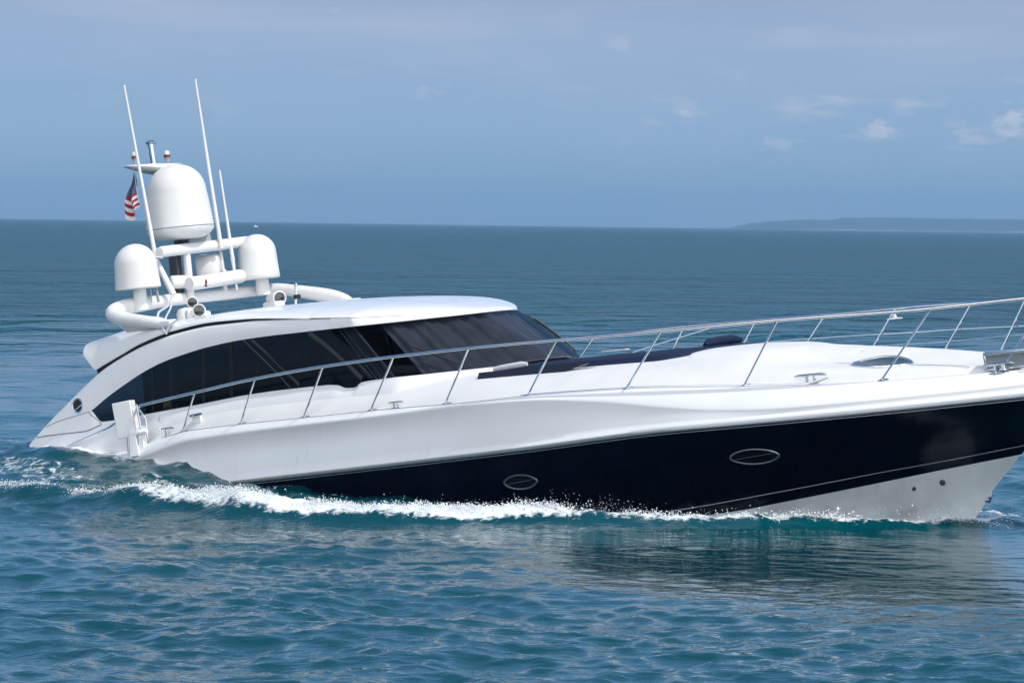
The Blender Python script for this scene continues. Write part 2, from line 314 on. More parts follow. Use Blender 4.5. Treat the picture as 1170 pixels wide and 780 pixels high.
def water_mat():
    m = bpy.data.materials.new('sea_water'); m.use_nodes = True; nt = m.node_tree; b = nt.nodes['Principled BSDF']; out = nt.nodes['Material Output']
    b.inputs['Roughness'].default_value = .09; b.inputs['IOR'].default_value = 1.333
    g = N(nt, 'ShaderNodeNewGeometry')
    # broad drifts of greener and bluer water
    nz = N(nt, 'ShaderNodeTexNoise'); nz.inputs['Scale'].default_value = .02; nz.inputs['Detail'].default_value = 4; nt.links.new(g.outputs['Position'], nz.inputs['Vector'])
    r = N(nt, 'ShaderNodeValToRGB'); r.color_ramp.elements[0].position = .35; r.color_ramp.elements[1].position = .65
    r.color_ramp.elements[0].color = WCOL0; r.color_ramp.elements[1].color = WCOL1
    nt.links.new(nz.outputs['Fac'], r.inputs[0]); nt.links.new(r.outputs[0], b.inputs['Base Color'])
    ripple_nodes(nt, [b.inputs['Normal']])
    fa = N(nt, 'ShaderNodeAttribute', attribute_name='unresolved'); rm = N(nt, 'ShaderNodeMapRange'); rm.inputs[3].default_value = .06; rm.inputs[4].default_value = .26
    nt.links.new(fa.outputs['Fac'], rm.inputs[0]); nt.links.new(rm.outputs[0], b.inputs['Roughness'])
    # foam: lace where the foam attribute is weak, solid where strong
    at = N(nt, 'ShaderNodeAttribute', attribute_name='foam')
    vo = N(nt, 'ShaderNodeTexNoise'); vo.inputs['Scale'].default_value = 8.5; vo.inputs['Detail'].default_value = 8; vo.inputs['Roughness'].default_value = .62; vo.inputs['Distortion'].default_value = .6
    nt.links.new(g.outputs['Position'], vo.inputs['Vector'])
    sub = N(nt, 'ShaderNodeMath', operation='SUBTRACT'); sub.inputs[0].default_value = 1; nt.links.new(vo.outputs['Fac'], sub.inputs[1])
    thr = N(nt, 'ShaderNodeMapRange'); thr.inputs[1].default_value = 0; thr.inputs[2].default_value = 1; thr.inputs[3].default_value = -.33; thr.inputs[4].default_value = .62
    nt.links.new(at.outputs['Fac'], thr.inputs[0])
    ad = N(nt, 'ShaderNodeMath', operation='ADD'); nt.links.new(thr.outputs[0], ad.inputs[0]); nt.links.new(vo.outputs['Fac'], ad.inputs[1])
    ss = N(nt, 'ShaderNodeMapRange', interpolation_type='SMOOTHSTEP'); ss.inputs[1].default_value = .54; ss.inputs[2].default_value = .80; nt.links.new(ad.outputs[0], ss.inputs[0])
    fb = N(nt, 'ShaderNodeBsdfPrincipled'); fb.inputs['Base Color'].default_value = (.74, .80, .83, 1); fb.inputs['Roughness'].default_value = .75
    bp = N(nt, 'ShaderNodeBump'); bp.inputs['Distance'].default_value = .05; bp.inputs['Strength'].default_value = .9; nt.links.new(vo.outputs['Fac'], bp.inputs['Height']); nt.links.new(bp.outputs[0], fb.inputs['Normal'])
    mx = N(nt, 'ShaderNodeMixShader'); nt.links.new(ss.outputs[0], mx.inputs[0]); nt.links.new(b.outputs[0], mx.inputs[1]); nt.links.new(fb.outputs[0], mx.inputs[2])
    nt.links.new(mx.outputs[0], out.inputs['Surface']); return m
WCOL0 = (.0005, .044, .060, 1); WCOL1 = (.0008, .058, .077, 1)
M['water'] = water_mat()

def build_sea():
    # rings round the viewpoint, denser where the yacht lies; a full disc out to the horizon
    FH = 4376*(CAM_H - WZ)
    rs = [2.0]
    while rs[-1] < 27: rs.append(rs[-1] + .35)
    while rs[-1] < 16200:
        r_ = rs[-1]; k = .5 if r_ < 70 else (.8 if r_ < 2500 else 1.2)
        rs.append(r_ + max(.03, k*r_*r_/FH))
    rs = np.array(rs)
    da = []
    a = -180.0
    while a < 180: 
        da.append(a); t = abs(a); a += .021 if t < 7.6 else (.07 if t < 10 else (.3 if t < 20 else 3.0))
    da = np.radians(np.array(da + [180.0]))
    A, Rr = np.meshgrid(da, rs); X, Y = Rr*np.sin(A), Rr*np.cos(A)
    dr = np.gradient(rs)[:, None]*np.ones_like(A); dt = np.gradient(da)[None, :]*Rr
    cell = np.maximum(dr, dt)
    z = np.empty_like(X); xd = np.empty_like(X); yd = np.empty_like(X); fo = np.empty_like(X); le = np.empty_like(X)
    for i in range(0, len(rs), 64):
        s = slice(i, i+64); z[s], xd[s], yd[s], fo[s], le[s] = water_height(X[s], Y[s], cell[s])
    n, m = X.shape
    co = np.stack([X + xd, Y + yd, z], -1).reshape(-1, 3)
    i = np.arange(n-1)[:, None]*m + np.arange(m-1)[None, :]
    F = np.stack([i, i + m, i + m + 1, i + 1], -1).reshape(-1, 4)
    me = bpy.data.meshes.new('sea'); me.vertices.add(len(co)); me.vertices.foreach_set('co', co.ravel().astype(np.float32))
    me.loops.add(F.size); me.loops.foreach_set('vertex_index', F.ravel().astype(np.int32))
    me.polygons.add(len(F)); me.polygons.foreach_set('loop_start', np.arange(0, F.size, 4, dtype=np.int32)); me.polygons.foreach_set('loop_total', np.full(len(F), 4, np.int32))
    me.polygons.foreach_set('use_smooth', np.ones(len(F), bool)); me.update(calc_edges=True)
    at = me.attributes.new('foam', 'FLOAT', 'POINT'); at.data.foreach_set('value', fo.ravel().astype(np.float32))
    at = me.attributes.new('ripple', 'FLOAT', 'POINT'); at.data.foreach_set('value', (1 - .80*le).ravel().astype(np.float32))
    at = me.attributes.new('unresolved', 'FLOAT', 'POINT'); at.data.foreach_set('value', sst(cell, .25, 1.6).ravel().astype(np.float32))
    me.materials.append(M['water']); o = bpy.data.objects.new('sea', me); COL.objects.link(o)
    o['kind'] = 'structure'; o['label'] = 'deep teal sea with low wind ripples reaching the horizon'
    print('sea verts', len(co)); return o
build_sea()

# ------------------------------------------------------------------ distant headland
def build_headland():
    b = MB(); n = 260; y0 = 16000.0
    prof = pchip([820, 850, 880, 920, 935, 980, 984, 1010, 1050, 1100, 1200, 1400, 1700, 2000], [0, 2, 16, 22, 24, 25, 29, 31, 32, 31.5, 31, 30, 26, 0])
    def at(px): return (px - 585)/5000*y0
    rows = []
    fs = (0, .06, .12, .22, .35, .5, .7, .85, 1.0); zs = (-.05, .22, .62, .86, .96, 1, .9, .6, -.05)
    for i in range(n):
        px = 820 + (2000 - 820)*i/(n-1); h = prof(px)*1.60; r = []
        for j, (f_, z_) in enumerate(zip(fs, zs)):
            jit = (random.random() - .5)*(5.5 if 2 < j < 8 else 1.5)
            r.append((at(px), y0 + f_*2000 + 60*math.sin(px*.02), z_*h + (jit if h > 4 else 0) + WZ))
        rows.append(r)
    b.grid(rows, flip=True)
    m = mat('wooded_hills', (.02, .05, .05), .9, noise=.3, nscale=.01)
    o = b.build('hills', m, smooth=180); o['kind'] = 'structure'; o['label'] = 'low wooded headland fading into haze on the right horizon'
    s = MB(); rows = []
    for i in range(n):
        px = 880 + (2000 - 880)*i/(n-1); h = 7*vn1(i*.35)*sst(np.array(float(px)), 900, 960)
        rows.append([(at(px), y0 - 10 + 60*math.sin(px*.02) - 18, WZ - 1), (at(px), y0 - 24 + 60*math.sin(px*.02), float(h) + WZ), (at(px), y0 + 40, float(h) + WZ + .3)])
    s.grid(rows, flip=True); o = s.build('shoreline', mat('pale_shore', (.20, .21, .20), .9, noise=.5, nscale=.03), smooth=180); o['kind'] = 'structure'
def vn1(t): return float(vnoise(np.array([t]), np.array([.3]), 5)[0])
build_headland()

# haze: the humid air between camera and headland
def build_haze():
    b = MB(); b.box((0, 0, 78), (44000, 44000, 160))
    me = bpy.data.meshes.new('haze'); me.from_pydata(b.v, [], b.f); o = bpy.data.objects.new('haze', me); COL.objects.link(o); o['kind'] = 'stuff'
    m = bpy.data.materials.new('humid_air'); m.use_nodes = True; nt = m.node_tree; nt.nodes.clear()
    out = N(nt, 'ShaderNodeOutputMaterial'); v = N(nt, 'ShaderNodeVolumePrincipled'); v.inputs['Color'].default_value = (.42, .70, 1.0, 1); v.inputs['Density'].default_value = .00007
    v.inputs['Anisotropy'].default_value = .2
    nt.links.new(v.outputs[0], out.inputs['Volume']); me.materials.append(m)
build_haze()

# ------------------------------------------------------------------ the yacht (x forward, y to port, z up, in its own frame)
yacht = empty('motor_yacht'); yacht.location = BO; yacht.rotation_euler = (HEEL, TRIM, YAW)
yacht['label'] = 'white motor yacht with navy hull band and radar mast heading right through the foam'
yacht['category'] = 'yacht'
def tab(pts, i):        # table of (x, b, z)
    return pchip([p[0] for p in pts], [p[i] for p in pts])
T = {}
T['keel'] = [(-6.1, 0, -.75), (-2, 0, -.95), (2, 0, -1.05), (4.5, 0, -1.15), (6, 0, -1.2), (6.85, 0, -1.1)]
T['chine'] = [(-6.1, 1.86, -.3), (0, 1.8, -.58), (3, 1.32, -.70), (4.5, .98, -.71), (5.5, .68, -.69), (6.26, .41, -.65), (6.81, .22, -.58), (7.42, 0, -.53)]
T['bootlow'] = [(-6.1, 1.9, -.12), (0, 1.88, -.42), (3, 1.47, -.50), (4.52, 1.17, -.46), (5.25, .97, -.39), (6.25, .63, -.28), (7.02, .32, -.19), (7.86, 0, -.10)]
T['pin'] = [(-6.1, 1.92, -.04), (0, 1.93, -.36), (3, 1.60, -.42), (3.93, 1.4, -.38), (5.32, 1.05, -.26), (6.31, .70, -.16), (7.26, .31, -.07), (8.0, 0, 0.01)]
T['mid'] = [(-6.1, 1.96, .14), (0, 2.08, .03), (2, 2.03, .06), (4, 1.73, .12), (5.5, 1.38, .17), (6.8, .97, .22), (7.8, .56, .26), (8.65, 0, .30)]
T['rub'] = [(-6.1, 2.02, .30), (-1.84, 2.21, .40), (.45, 2.23, .45), (2.42, 2.17, .50), (4.45, 1.96, .565), (5.84, 1.66, .56), (6.84, 1.36, .56), (7.8, 1.0, .565), (8.45, .72, .57), (9.0, .35, .58), (9.3, 0, .58)]
T['crease'] = [(-6.1, 1.97, .72), (-4.3, 2.06, .74), (-3.62, 2.11, .85), (-2.91, 2.15, .97), (-1.93, 2.17, 1.01), (-.75, 2.2, 1.035), (.42, 2.2, 1.055), (1.66, 2.19, 1.085), (2.47, 2.14, 1.07), (3.43, 2.05, .98), (4.34, 1.95, .84), (5.09, 1.82, .745), (5.82, 1.66, .70), (6.84, 1.35, .69), (7.8, .99, .69), (8.45, .71, .70), (9.0, .34, .71), (9.38, 0, .71)]
T['edge'] = [(-6.1, 1.9, .87), (-4.7, 1.98, .86), (-4.25, 1.99, .87), (-3.68, 2.01, .99), (-3.0, 2.03, 1.09), (-2, 2.06, 1.11), (-.9, 2.08, 1.115), (.28, 2.08, 1.12), (1.5, 2.08, 1.11), (2.38, 2.03, 1.12), (3.75, 1.89, 1.09), (5.21, 1.62, .99), (6.3, 1.33, .92), (7.4, .98, .88), (8.4, .58, .87), (9.0, .27, .87), (9.45, 0, .87)]
FT = {k: (tab(v, 1), tab(v, 2), v[-1][0]) for k, v in T.items()}
US = [1 - (1 - i/150)**1.0 for i in range(151)]
def crv(name, db=0, dz=0):
    fb, fz, xe = FT[name]; out = []
    for u in US:
        x = -6.1 + (xe + 6.1)*u; b = fb(x); k = min(1, (xe - x)/.35)
        out.append((x, max(0, b + db*max(0, min(1, k))), fz(x) + dz))
    return out
def lin(a, b, t): return [tuple(p + (q - p)*t for p, q in zip(P, Q)) for P, Q in zip(a, b)]
def side_rows(rows): return [[(x, -b, z) for x, b, z in r] for r in rows]

bot = MB(); chine_lip = crv('chine', .03, .035)
bot.grid(side_rows([crv('keel'), lin(crv('keel'), crv('chine'), .5), crv('chine'), chine_lip, lin(chine_lip, crv('bootlow'), .5), crv('bootlow')]), flip=True).mirror()
bot.build('hull_bottom', M['bottom'], yacht, smooth=20)
nv = MB()
nv.grid(side_rows([crv('bootlow'), crv('pin'), lin(crv('pin'), crv('mid'), .5), crv('mid'), lin(crv('mid'), crv('rub'), .5), crv('rub', -.02, 0)]), flip=True).mirror()
band = nv.build('hull_band', M['navy'], yacht, smooth=60); band['label'] = 'glossy navy blue hull band'
# topsides: rub moulding, hollow flank, crease, bevel, deck edge
tp = MB()
r0 = crv('rub', -.02, 0); r1 = crv('rub', .015, .006); r2 = crv('rub', .032, .035); r3 = crv('rub', .02, .068); r4 = crv('rub', -.008, .088)
cr0 = crv('crease')
def flank(t, hollow):
    a = lin(r4, cr0, t); out = []; h0 = hollow
    for (x, b, z), (xc, bc, zc_), (xr, br, zr) in zip(a, cr0, r4):
        hollow = h0*(1 - .75*min(1, max(0, (x + .5)/2.5)))
        h = max(0, zc_ - zr); out.append((x, max(0, b - hollow*min(1, h/.45)*(1 if b > .15 else b/.15)), z))
    return out
fl = [flank(t, .055*math.sin(math.pi*t**1.5)) for t in (.12, .25, .4, .55, .7, .82, .91, .97)]
ed = crv('edge'); ed_i = crv('edge', -.05, .004)
bev = []
for t, lift in ((.08, .012), (.25, .02), (.5, .02), (.75, .015), (.93, .006)):
    a = lin(cr0, ed, t); bev.append([(x, b + lift*.6*(1 if b > .1 else 0), z + lift*.5) for x, b, z in a])
tp.grid(side_rows([r0, r1, r2, r3, r4] + fl + [cr0] + bev + [ed]), flip=True).mirror()
# transom
sec = [c[0] for c in (crv('keel'), crv('chine'), crv('bootlow'), crv('pin'), crv('mid'), r1, r4, cr0, ed)]
ring = [(x, -b, z) for x, b, z in sec] + [(x, b, z) for x, b, z in sec[:0:-1]]
tp.add(ring, [tuple(range(len(ring)))])
tp.build('topsides', M['white'], yacht, smooth=50)
# steel strips under the rub moulding, boot pinstripe
def strip(name, base, off, dz, r, m, x0=-6, parent=yacht):
    for s in (-1, 1):
        pts = [(x, s*(b + off), z + dz) for x, b, z in crv(base) if x > x0]
        b_ = MB(); b_.tube(pts, r, 6); b_.build(name, m, parent)
strip('rub_strip', 'rub', -.008, -.004, .010, M['rubrail'])
strip('rub_strip', 'rub', -.014, -.032, .005, M['rubrail'])
strip('pinstripe', 'pin', -.004, 0, .0085, M['rubrail'], 0)

# deck with raised foredeck (height field between the deck edges)
zc = pchip([-6.1, -4.6, -4.1, -3.3, -2.6, 0, 2, 4.3, 4.8, 5.7, 6.4, 7.1, 7.6, 8.3, 9.4], [.90, .93, 1.0, 1.36, 1.44, 1.46, 1.44, 1.42, 1.40, 1.33, 1.255, 1.165, 1.09, .99, .885])
yin = pchip([-6.1, -3, 2, 4, 5.5, 7, 8.4, 9.4], [.08, .10, .12, .14, .16, .18, .15, .03])
pw = pchip([-6.1, -1, 2, 5, 9.4], [7, 6, 4.2, 3.0, 2.4])
fore_prof = pchip([0, .2, .36, .46, .62, .8, .92, 1], [1, .90, .63, .54, .50, .46, .32, 0])
def deck_z(x, y):
    fb, fz, xe = FT['edge']; b = max(fb(x), 1e-4); ze = fz(x) + .006; yi = max(b - yin(x), 1e-4)
    a = abs(y)
    if a >= yi: return ze
    s = (1 - (a/yi)**pw(x))
    s = s**.75 if s > 0 else 0
    k = min(1, max(0, (x - 4.7)/1.1)); k = k*k*(3 - 2*k)
    s = s*(1 - k) + fore_prof(a/yi)*k
    return ze + (zc(x) - ze)*s
def surf_n(x, y):
    e_ = .02; return Vector((-(deck_z(x+e_, y) - deck_z(x-e_, y))/(2*e_), -(deck_z(x, y+e_) - deck_z(x, y-e_))/(2*e_), 1)).normalized()
dk = MB(); rows = []
for i in range(171):
    x = -6.1 + (9.44 + 6.1)*i/170; b = max(FT['edge'][0](x), .001); yi = max(b - yin(x), .0005); r = []
    ys = [b, (b + yi)/2 + .001, yi] + [yi*t for t in (.985, .965, .94, .91, .87, .82, .76, .68, .58, .45, .3, .15)] + [0]
    ys = [-v for v in ys] + ys[-2::-1]
    for y in ys: r.append((x, y, deck_z(x, y) - (.006 if abs(y) >= b - 1e-6 else 0)))
    rows.append(r)
dk.grid(rows, flip=True).build('deck', M['deck'], yacht, smooth=50)
# toe line seam and the low steel toe strip with turned end
tq = MB(); tq.tube([(x, -(FT['edge'][0](x) - .045), deck_z(x, -(FT['edge'][0](x) - .03)) + .008) for x in np.linspace(2.3, 5.95, 50)] + [(6.08, -1.36, .965), (6.2, -1.29, 1.0)], .011, 8)
tq.build('toe_strip', M['chrome'], yacht)
tq = MB(); tq.tube([(x, -(FT['edge'][0](x) - .03), FT['edge'][1](x) + .006) for x in np.linspace(-3.4, 2.3, 80)], .0055, 6); tq.build('deck_seam', M['seam'], yacht)

# ---- superstructure sides: one long arch each side, with the window cut out
side_y = lambda z: 1.72 - .13*(z - .9)
top_pts = [(-4.98, 1.47), (-4.70, 1.62), (-4.39, 1.76), (-4.05, 1.895), (-3.71, 1.995), (-3.3, 2.07), (-2.94, 2.12), (-2.31, 2.165), (-1.73, 2.175), (-.3, 2.175)]
bot_pts = [(-4.98, 1.47), (-4.80, 1.31), (-4.16, 1.345), (-3.18, 1.405), (-2.33, 1.465), (-1.75, 1.485), (-.98, 1.49), (-.80, 1.475), (-.66, 1.43), (-.52, 1.425), (-.42, 1.48), (.02, 1.50)]
arc_pts = [(-6.14, 1.08), (-6.10, 1.12), (-5.96, 1.23), (-5.65, 1.45), (-5.34, 1.655), (-5.08, 1.82), (-4.82, 1.965), (-4.5, 2.095), (-4.12, 2.215), (-3.8, 2.285), (-3.51, 2.335), (-2.86, 2.385), (-2.31, 2.385), (-1.72, 2.36), (-1.2, 2.325)]
ftop = pchip(*zip(*top_pts)); farc = pchip(*zip(*arc_pts))
fbot = pchip(*zip(*bot_pts))
base_z = pchip([-6.14, -4.3, -3.9, -3.3, -2.6, 2], [.885, .90, 1.0, 1.18, 1.22, 1.24])
WT = [(-.56, 1.55, 2.175), (-.41, 1.45, 2.175), (-.145, 1.2, 2.175), (.13, .9, 2.178), (.36, .6, 2.18), (.52, .3, 2.185), (.58, 0, 2.19)]
WB = [(.14, 1.64, 1.50), (.46, 1.5, 1.50), (.75, 1.25, 1.505), (1.02, .95, 1.51), (1.26, .6, 1.525), (1.41, .3, 1.54), (1.46, 0, 1.545)]
XF = .58
cWT = curve([(-.9, 1.557, 2.175)] + WT); cWB = curve([(-.3, 1.647, 1.495)] + WB)
def P(x, z): return (x, -side_y(z), z)
def body_y(x, z):
    'starboard surface of the superstructure flank behind the window tip'
    zm = min(1.47, 1.0 + (x + 6.14)*.405) if x <= -4.98 else fbot(x); zt = farc(x); zm = min(zm, zt - .01)
    if z >= zm: t = (z - zm)/(zt - zm); return side_y(z) + .018*math.sin(math.pi*min(1, t*1.05))
    zb = base_z(x); yb = min(side_y(zm) + .14, FT['edge'][0](x) - .06); t = max(0, (z - zb)/(zm - zb)); return yb + (side_y(zm) - yb)*t + .03*math.sin(math.pi*t)
sd = MB(); inset = .012
# aft body behind the window tip, arch above, coaming below
xs_all = sorted(set(list(np.linspace(-6.14, -4.98, 30)) + list(np.linspace(-4.98, -.9, 100))))
xs_low = sorted(set(list(np.linspace(-6.14, -4.98, 30)) + list(np.linspace(-4.98, -.3, 120)) + list(np.linspace(-.2, 1.25, 24))))
rows = []
for x in xs_all:
    zt = farc(x); 
    if x <= -4.98:
        zm = min(1.47, 1.0 + (x + 6.14)*.405); zm = min(zm, zt - .01) if x > -6.1 else (zt + base_z(x))/2
        lo = zm
    else: zm = ftop(x)
    r = []
    if x > -1.2: zt = 2.325 - .018*(x + 1.2)/.3
    for t in (0, .15, .4, .65, .85, .95, 1.0):
        z = zm + (zt - zm)*t; y = side_y(z) + .018*math.sin(math.pi*min(1, t*1.05))*min(1, max(.1, (-.9 - x)/1.2))
        if t == 1.0: y -= .03
        r.append((x, -y, z))
    r.append((x, -(side_y(zt) - .09), zt - .004)); r.append((x, -(side_y(zt) - .13), zt - .10))
    rows.append(r)
sd.grid(rows, flip=False)
rows = []
for x in xs_low:
    if x <= -4.98: zm = min(1.47, 1.0 + (x + 6.14)*.405); zm = min(zm, farc(x) - .01) if x > -6.1 else (farc(x) + base_z(x))/2
    else: zm = fbot(x) if x < .02 else 1.50
    if x > .02:
        j = min(range(200), key=lambda q: abs(cWB(q/199)[0] - x)); ym = cWB(j/199)[1]
    else: ym = side_y(zm)
    zb = base_z(x); yb = min(ym + .14, FT['edge'][0](x) - .06)
    r = []
    for t in (0, .25, .5, .75, .92, 1.0):
        z = zb + (zm - zb)*t; y = yb + (ym - yb)*t + .03*math.sin(math.pi*t)
        if t == 1: z = zm; y = ym
        r.append((x, -y, z))
    rows.append(r)
sd.grid(rows, flip=False)
# front strip between windshield head and roof
rows = []
for i in range(60):
    t = i/59; x, y, z = cWT(t); h = .118*(1 - t)**1.2 + .014
    rows.append([(x, -y, z), (x, -y, z + h*.5), (x - .005, -y + .004, z + h*.9), (x - .012, -y + .02*min(1, y*3), z + h), (x - .05, -y*.95, z + h + .004)])
sd.grid(rows, flip=False)
sd.mirror()
sup = sd.build('superstructure', M['white'], yacht, smooth=50)
# seam and vent details of the arch foot
for pts, r in (([(-5.97, 1.19), (-5.75, 1.20), (-5.4, 1.205), (-5.05, 1.21), (-4.80, 1.275)], .007), ([(-5.05, 1.46), (-4.92, 1.37), (-4.80, 1.28)], .005), ([(-5.80, 1.315), (-5.5, 1.385), (-5.25, 1.42), (-5.06, 1.455)], .004)):
    q = curve([(x, z, 0) for x, z in pts]); b = MB()
    b.tube([(lambda x, z: (x, -(body_y(x, z) + .001), z))(*q(i/30)[:2]) for i in range(31)], r, 6); b.build('panel_seam', M['seam'], sup)
b = MB(); b.lathe([(0, 0), (.075, 0), (.09, .006), (.10, .006), (.10, -.01)], (-5.22, -side_y(1.55) - .012, 1.55), 28, (0, -1, .13))
b.build('round_vent', M['chrome'], sup)
b = MB(); b.lathe([(0, 0), (.078, 0), (.078, -.01)], (-5.22, -side_y(1.55) - .017, 1.552), 28, (0, -1, .13)); b.build('vent_mesh', M['black'], sup)
b = MB(); b.tube([(-6.24, -1.74, 1.05), (-6.1, -1.72, 1.06)], .035, 10); b.build('fender_cleat', M['black'], sup)

# ---- glass
def glass_grid(tops, bots, nrow=7, bulge=.03):
    rows = []; n = len(tops)
    for i, (a, b) in enumerate(zip(tops, bots)):
        a0, a1 = Vector(tops[max(i-1, 0)]), Vector(tops[min(i+1, n-1)]); tg = (a1 - a0); nrm = Vector((-tg.y, tg.x, 0)); nrm = nrm.normalized() if nrm.length > 1e-6 else Vector((0, -1, 0))
        if nrm.y > 0 and abs(nrm.y) > .3: nrm = -nrm
        if nrm.x < 0 and abs(nrm.x) > .7: nrm = -nrm
        r = []
        for k in range(nrow):
            t = k/(nrow - 1); p = Vector(b).lerp(Vector(a), t) + nrm*bulge*math.sin(math.pi*t)
            r.append(tuple(p))
        rows.append(r)
    return rows
xs = np.linspace(-4.98, -.9, 100)
t1 = [P(x, ftop(x)) for x in xs]; xb_ = np.linspace(-4.98, -.3, 100); b1 = [P(x, fbot(x)) for x in xb_]
t2 = [(x, -y, z) for x, y, z in (cWT(i/50) for i in range(51))]; b2 = [(x, -y, z) for x, y, z in (cWB(i/50) for i in range(51))]
XSPLIT = 99
gl = MB(); gl.grid(glass_grid(t1, b1, bulge=.012)).mirror(); sideglass = gl.build('side_window', M['glass'], yacht, smooth=60)
gl = MB(); gl.grid(glass_grid(t2, b2, bulge=.03)).mirror(); wshield = gl.build('windshield', M['glass_front'], yacht, smooth=60)
# mullions of the side window
for s in (-1, 1):
    for xt, zt, xb, zb, w in ((-3.02, 2.10, -3.02, 1.43, .05), (-3.58, 2.02, -3.58, 1.40, .028), (-2.55, 2.14, -2.55, 1.46, .05), (-3.9, 1.93, -3.9, 1.38, .03)):
        b = MB(); ym = s*(side_y((zt + zb)/2) + .004)
        b.box(((xt + xb)/2, ym, (zt + zb)/2), (w, .02, zt - zb), (s*.13, 0, 0)); b.build('mullion', M['mullion'], sideglass, bevel=.003)
    b = MB(); b.tube([(x, s*(side_y(z) + .016), z) for x, z in ((-2.33, 2.16), (-2.05, 1.93), (-1.75, 1.68), (-1.56, 1.50))], .007, 6); b.build('glass_trim', M['dark'], sideglass)
    b = MB(); b.tube([(x, s*(side_y(z) - .02), z) for x, z in ((-2.20, 2.14), (-1.92, 1.93), (-1.62, 1.68), (-1.42, 1.52))], .035, 8); b.build('glass_pillar', M['black'], sideglass)
    b = MB(); b.tube([(x, s*(side_y(z) - .03), z) for x, z in ((-1.25, 2.15), (-.95, 1.95), (-.62, 1.70), (-.40, 1.52))], .05, 8); b.build('glass_pillar', M['black'], sideglass)

# ---- roof
gap = pchip([-5.17, -4.97, -4.88, -4.5, -4.16, -3.54, -2.88, -2.3, -1.7, -1.2], [2.19, 1.99, 2.02, 2.145, 2.255, 2.375, 2.425, 2.415, 2.372, 2.322])
rzc = pchip([-5.17, -5.03, -4.5, -3.5, -2.56, -1.84, -1.3, -.77, -.3, 0, .25, .42, .52, .58], [2.385, 2.42, 2.49, 2.53, 2.555, 2.54, 2.51, 2.465, 2.405, 2.355, 2.30, 2.26, 2.23, 2.20])
front = [cWT(i/600) for i in range(601)]
def roof_hw(x):
    if x < -.9: return 1.50 + .053*min(1, max(0, (x + 3.2)/2.2))
    best = min(front, key=lambda p: abs(p[0] - x)); return max(best[1] - .004, .02)
def roof_ze(x):
    if x < -1.2: return gap(x)
    t = (x + 1.2)/1.78; return 2.175 + .147*max(0, 1 - t)**.9 + .012
rf = MB(); rows = []
xr = list(np.linspace(-5.17, -4.97, 8)) + list(np.linspace(-4.93, -.9, 70)) + [-.9 + (XF + .897)*math.sin(math.pi/2*i/60) for i in range(1, 61)]
for x in xr:
    hw, ze, zz = roof_hw(x), roof_ze(x), rzc(x); r = []
    k_ = min(1, max(0, (x + 4.2)/2.2)); p = 9 - 6.2*k_; q = .42 + .20*k_
    m = 44
    for k in range(m + 1):
        th = -math.pi/2 + math.pi*k/m; y = hw*math.sin(th); s = max(0, 1 - abs(math.sin(th))**p)**q
        r.append((x, y, ze + (zz - ze)*s))
    for k in range(1, 8): r.append((x, hw*(1 - 2*k/8), ze - .012))
    rows.append(r)
rf.grid(rows, closed=True, flip=False, capends=True)
roof = rf.build('roof', M['white'], yacht, smooth=55)
b = MB()      # dark rubber gap between arch and roof
for s in (-1, 1):
    b.grid([[(x, s*1.462, farc(x) - .12), (x, s*1.475, gap(x) + .004)] for x in np.linspace(-4.98, -1.5, 60)])
b.build('roof_gasket', M['black'], yacht)
# dark cabin lining, dashboard and seats seen through the tint
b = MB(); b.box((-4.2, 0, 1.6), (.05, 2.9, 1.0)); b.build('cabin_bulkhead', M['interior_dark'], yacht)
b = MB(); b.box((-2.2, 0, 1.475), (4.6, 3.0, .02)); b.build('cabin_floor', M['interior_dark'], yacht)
b = MB(); b.box((.05, 0, 1.56), (1.1, 2.1, .12), (0, .05, 0)); b.build('dashboard', M['interior'], yacht, bevel=.04)
for y in (-.95, -.35, .6):
    st = MB(); st.box((-1.0, y, 1.60), (.5, .5, .22)); seat = st.build('helm_seat', M['interior'], yacht, bevel=.05)
    st = MB(); st.box((-1.25, y, 1.86), (.14, .48, .46), (0, -.25, 0)); st.build('backrest', M['interior'], seat, bevel=.05)
st = MB(); st.box((-3.0, -1.1, 1.6), (1.3, .45, .2)); st.box((-3.0, -1.32, 1.78), (1.3, .12, .26)); st.build('sofa', M['interior'], yacht, bevel=.05)
def drape(pts_top, pts_bot):
    b = MB(); rows = []
    n = 24
    for i in range(n + 1):
        t = i/n; a = Vector(pts_top[0]).lerp(Vector(pts_top[1]), t); c = Vector(pts_bot[0]).lerp(Vector(pts_bot[1]), t)
        w = .03*math.sin(t*math.pi*7); a.y += w; c.y += w*1.3
        rows.append([tuple(a.lerp(c, k/6)) for k in range(7)])
    b.grid(rows); return b
def cover(s, t0, t1_, name):
    'folded sunshade hung just inside the glass'
    b = MB(); rows = []; n_ = 90
    for i in range(n_ + 1):
        q = i/n_; t = t0 + (t1_ - t0)*q; a = Vector(cWT(t)); c = Vector(cWB(t)); f_ = .035*math.sin(q*31 + 1.5*math.sin(q*9)) + .02*math.sin(q*67)
        n2 = Vector((a.x + 1.4, a.y, 0)).normalized(); r = []
        for k in range(9):
            w = k/8; p = c.lerp(a, w) - n2*(.12 + f_*(.5 + w*.5)); r.append((p.x, s*p.y, p.z - .01))
        rows.append(r)
    b.grid(rows); b.build(name, M['shade'], yacht, smooth=80)
cover(1, .0, 1.0, 'sunshade'); cover(-1, .30, 1.0, 'sunshade'); cover(-1, .02, .16, 'sunshade')
drape([(-1.5, -1.40, 2.15), (-1.0, -1.40, 2.15)], [(-.95, -1.50, 1.52), (-.25, -1.48, 1.52)]).build('curtain', M['shade'], yacht)

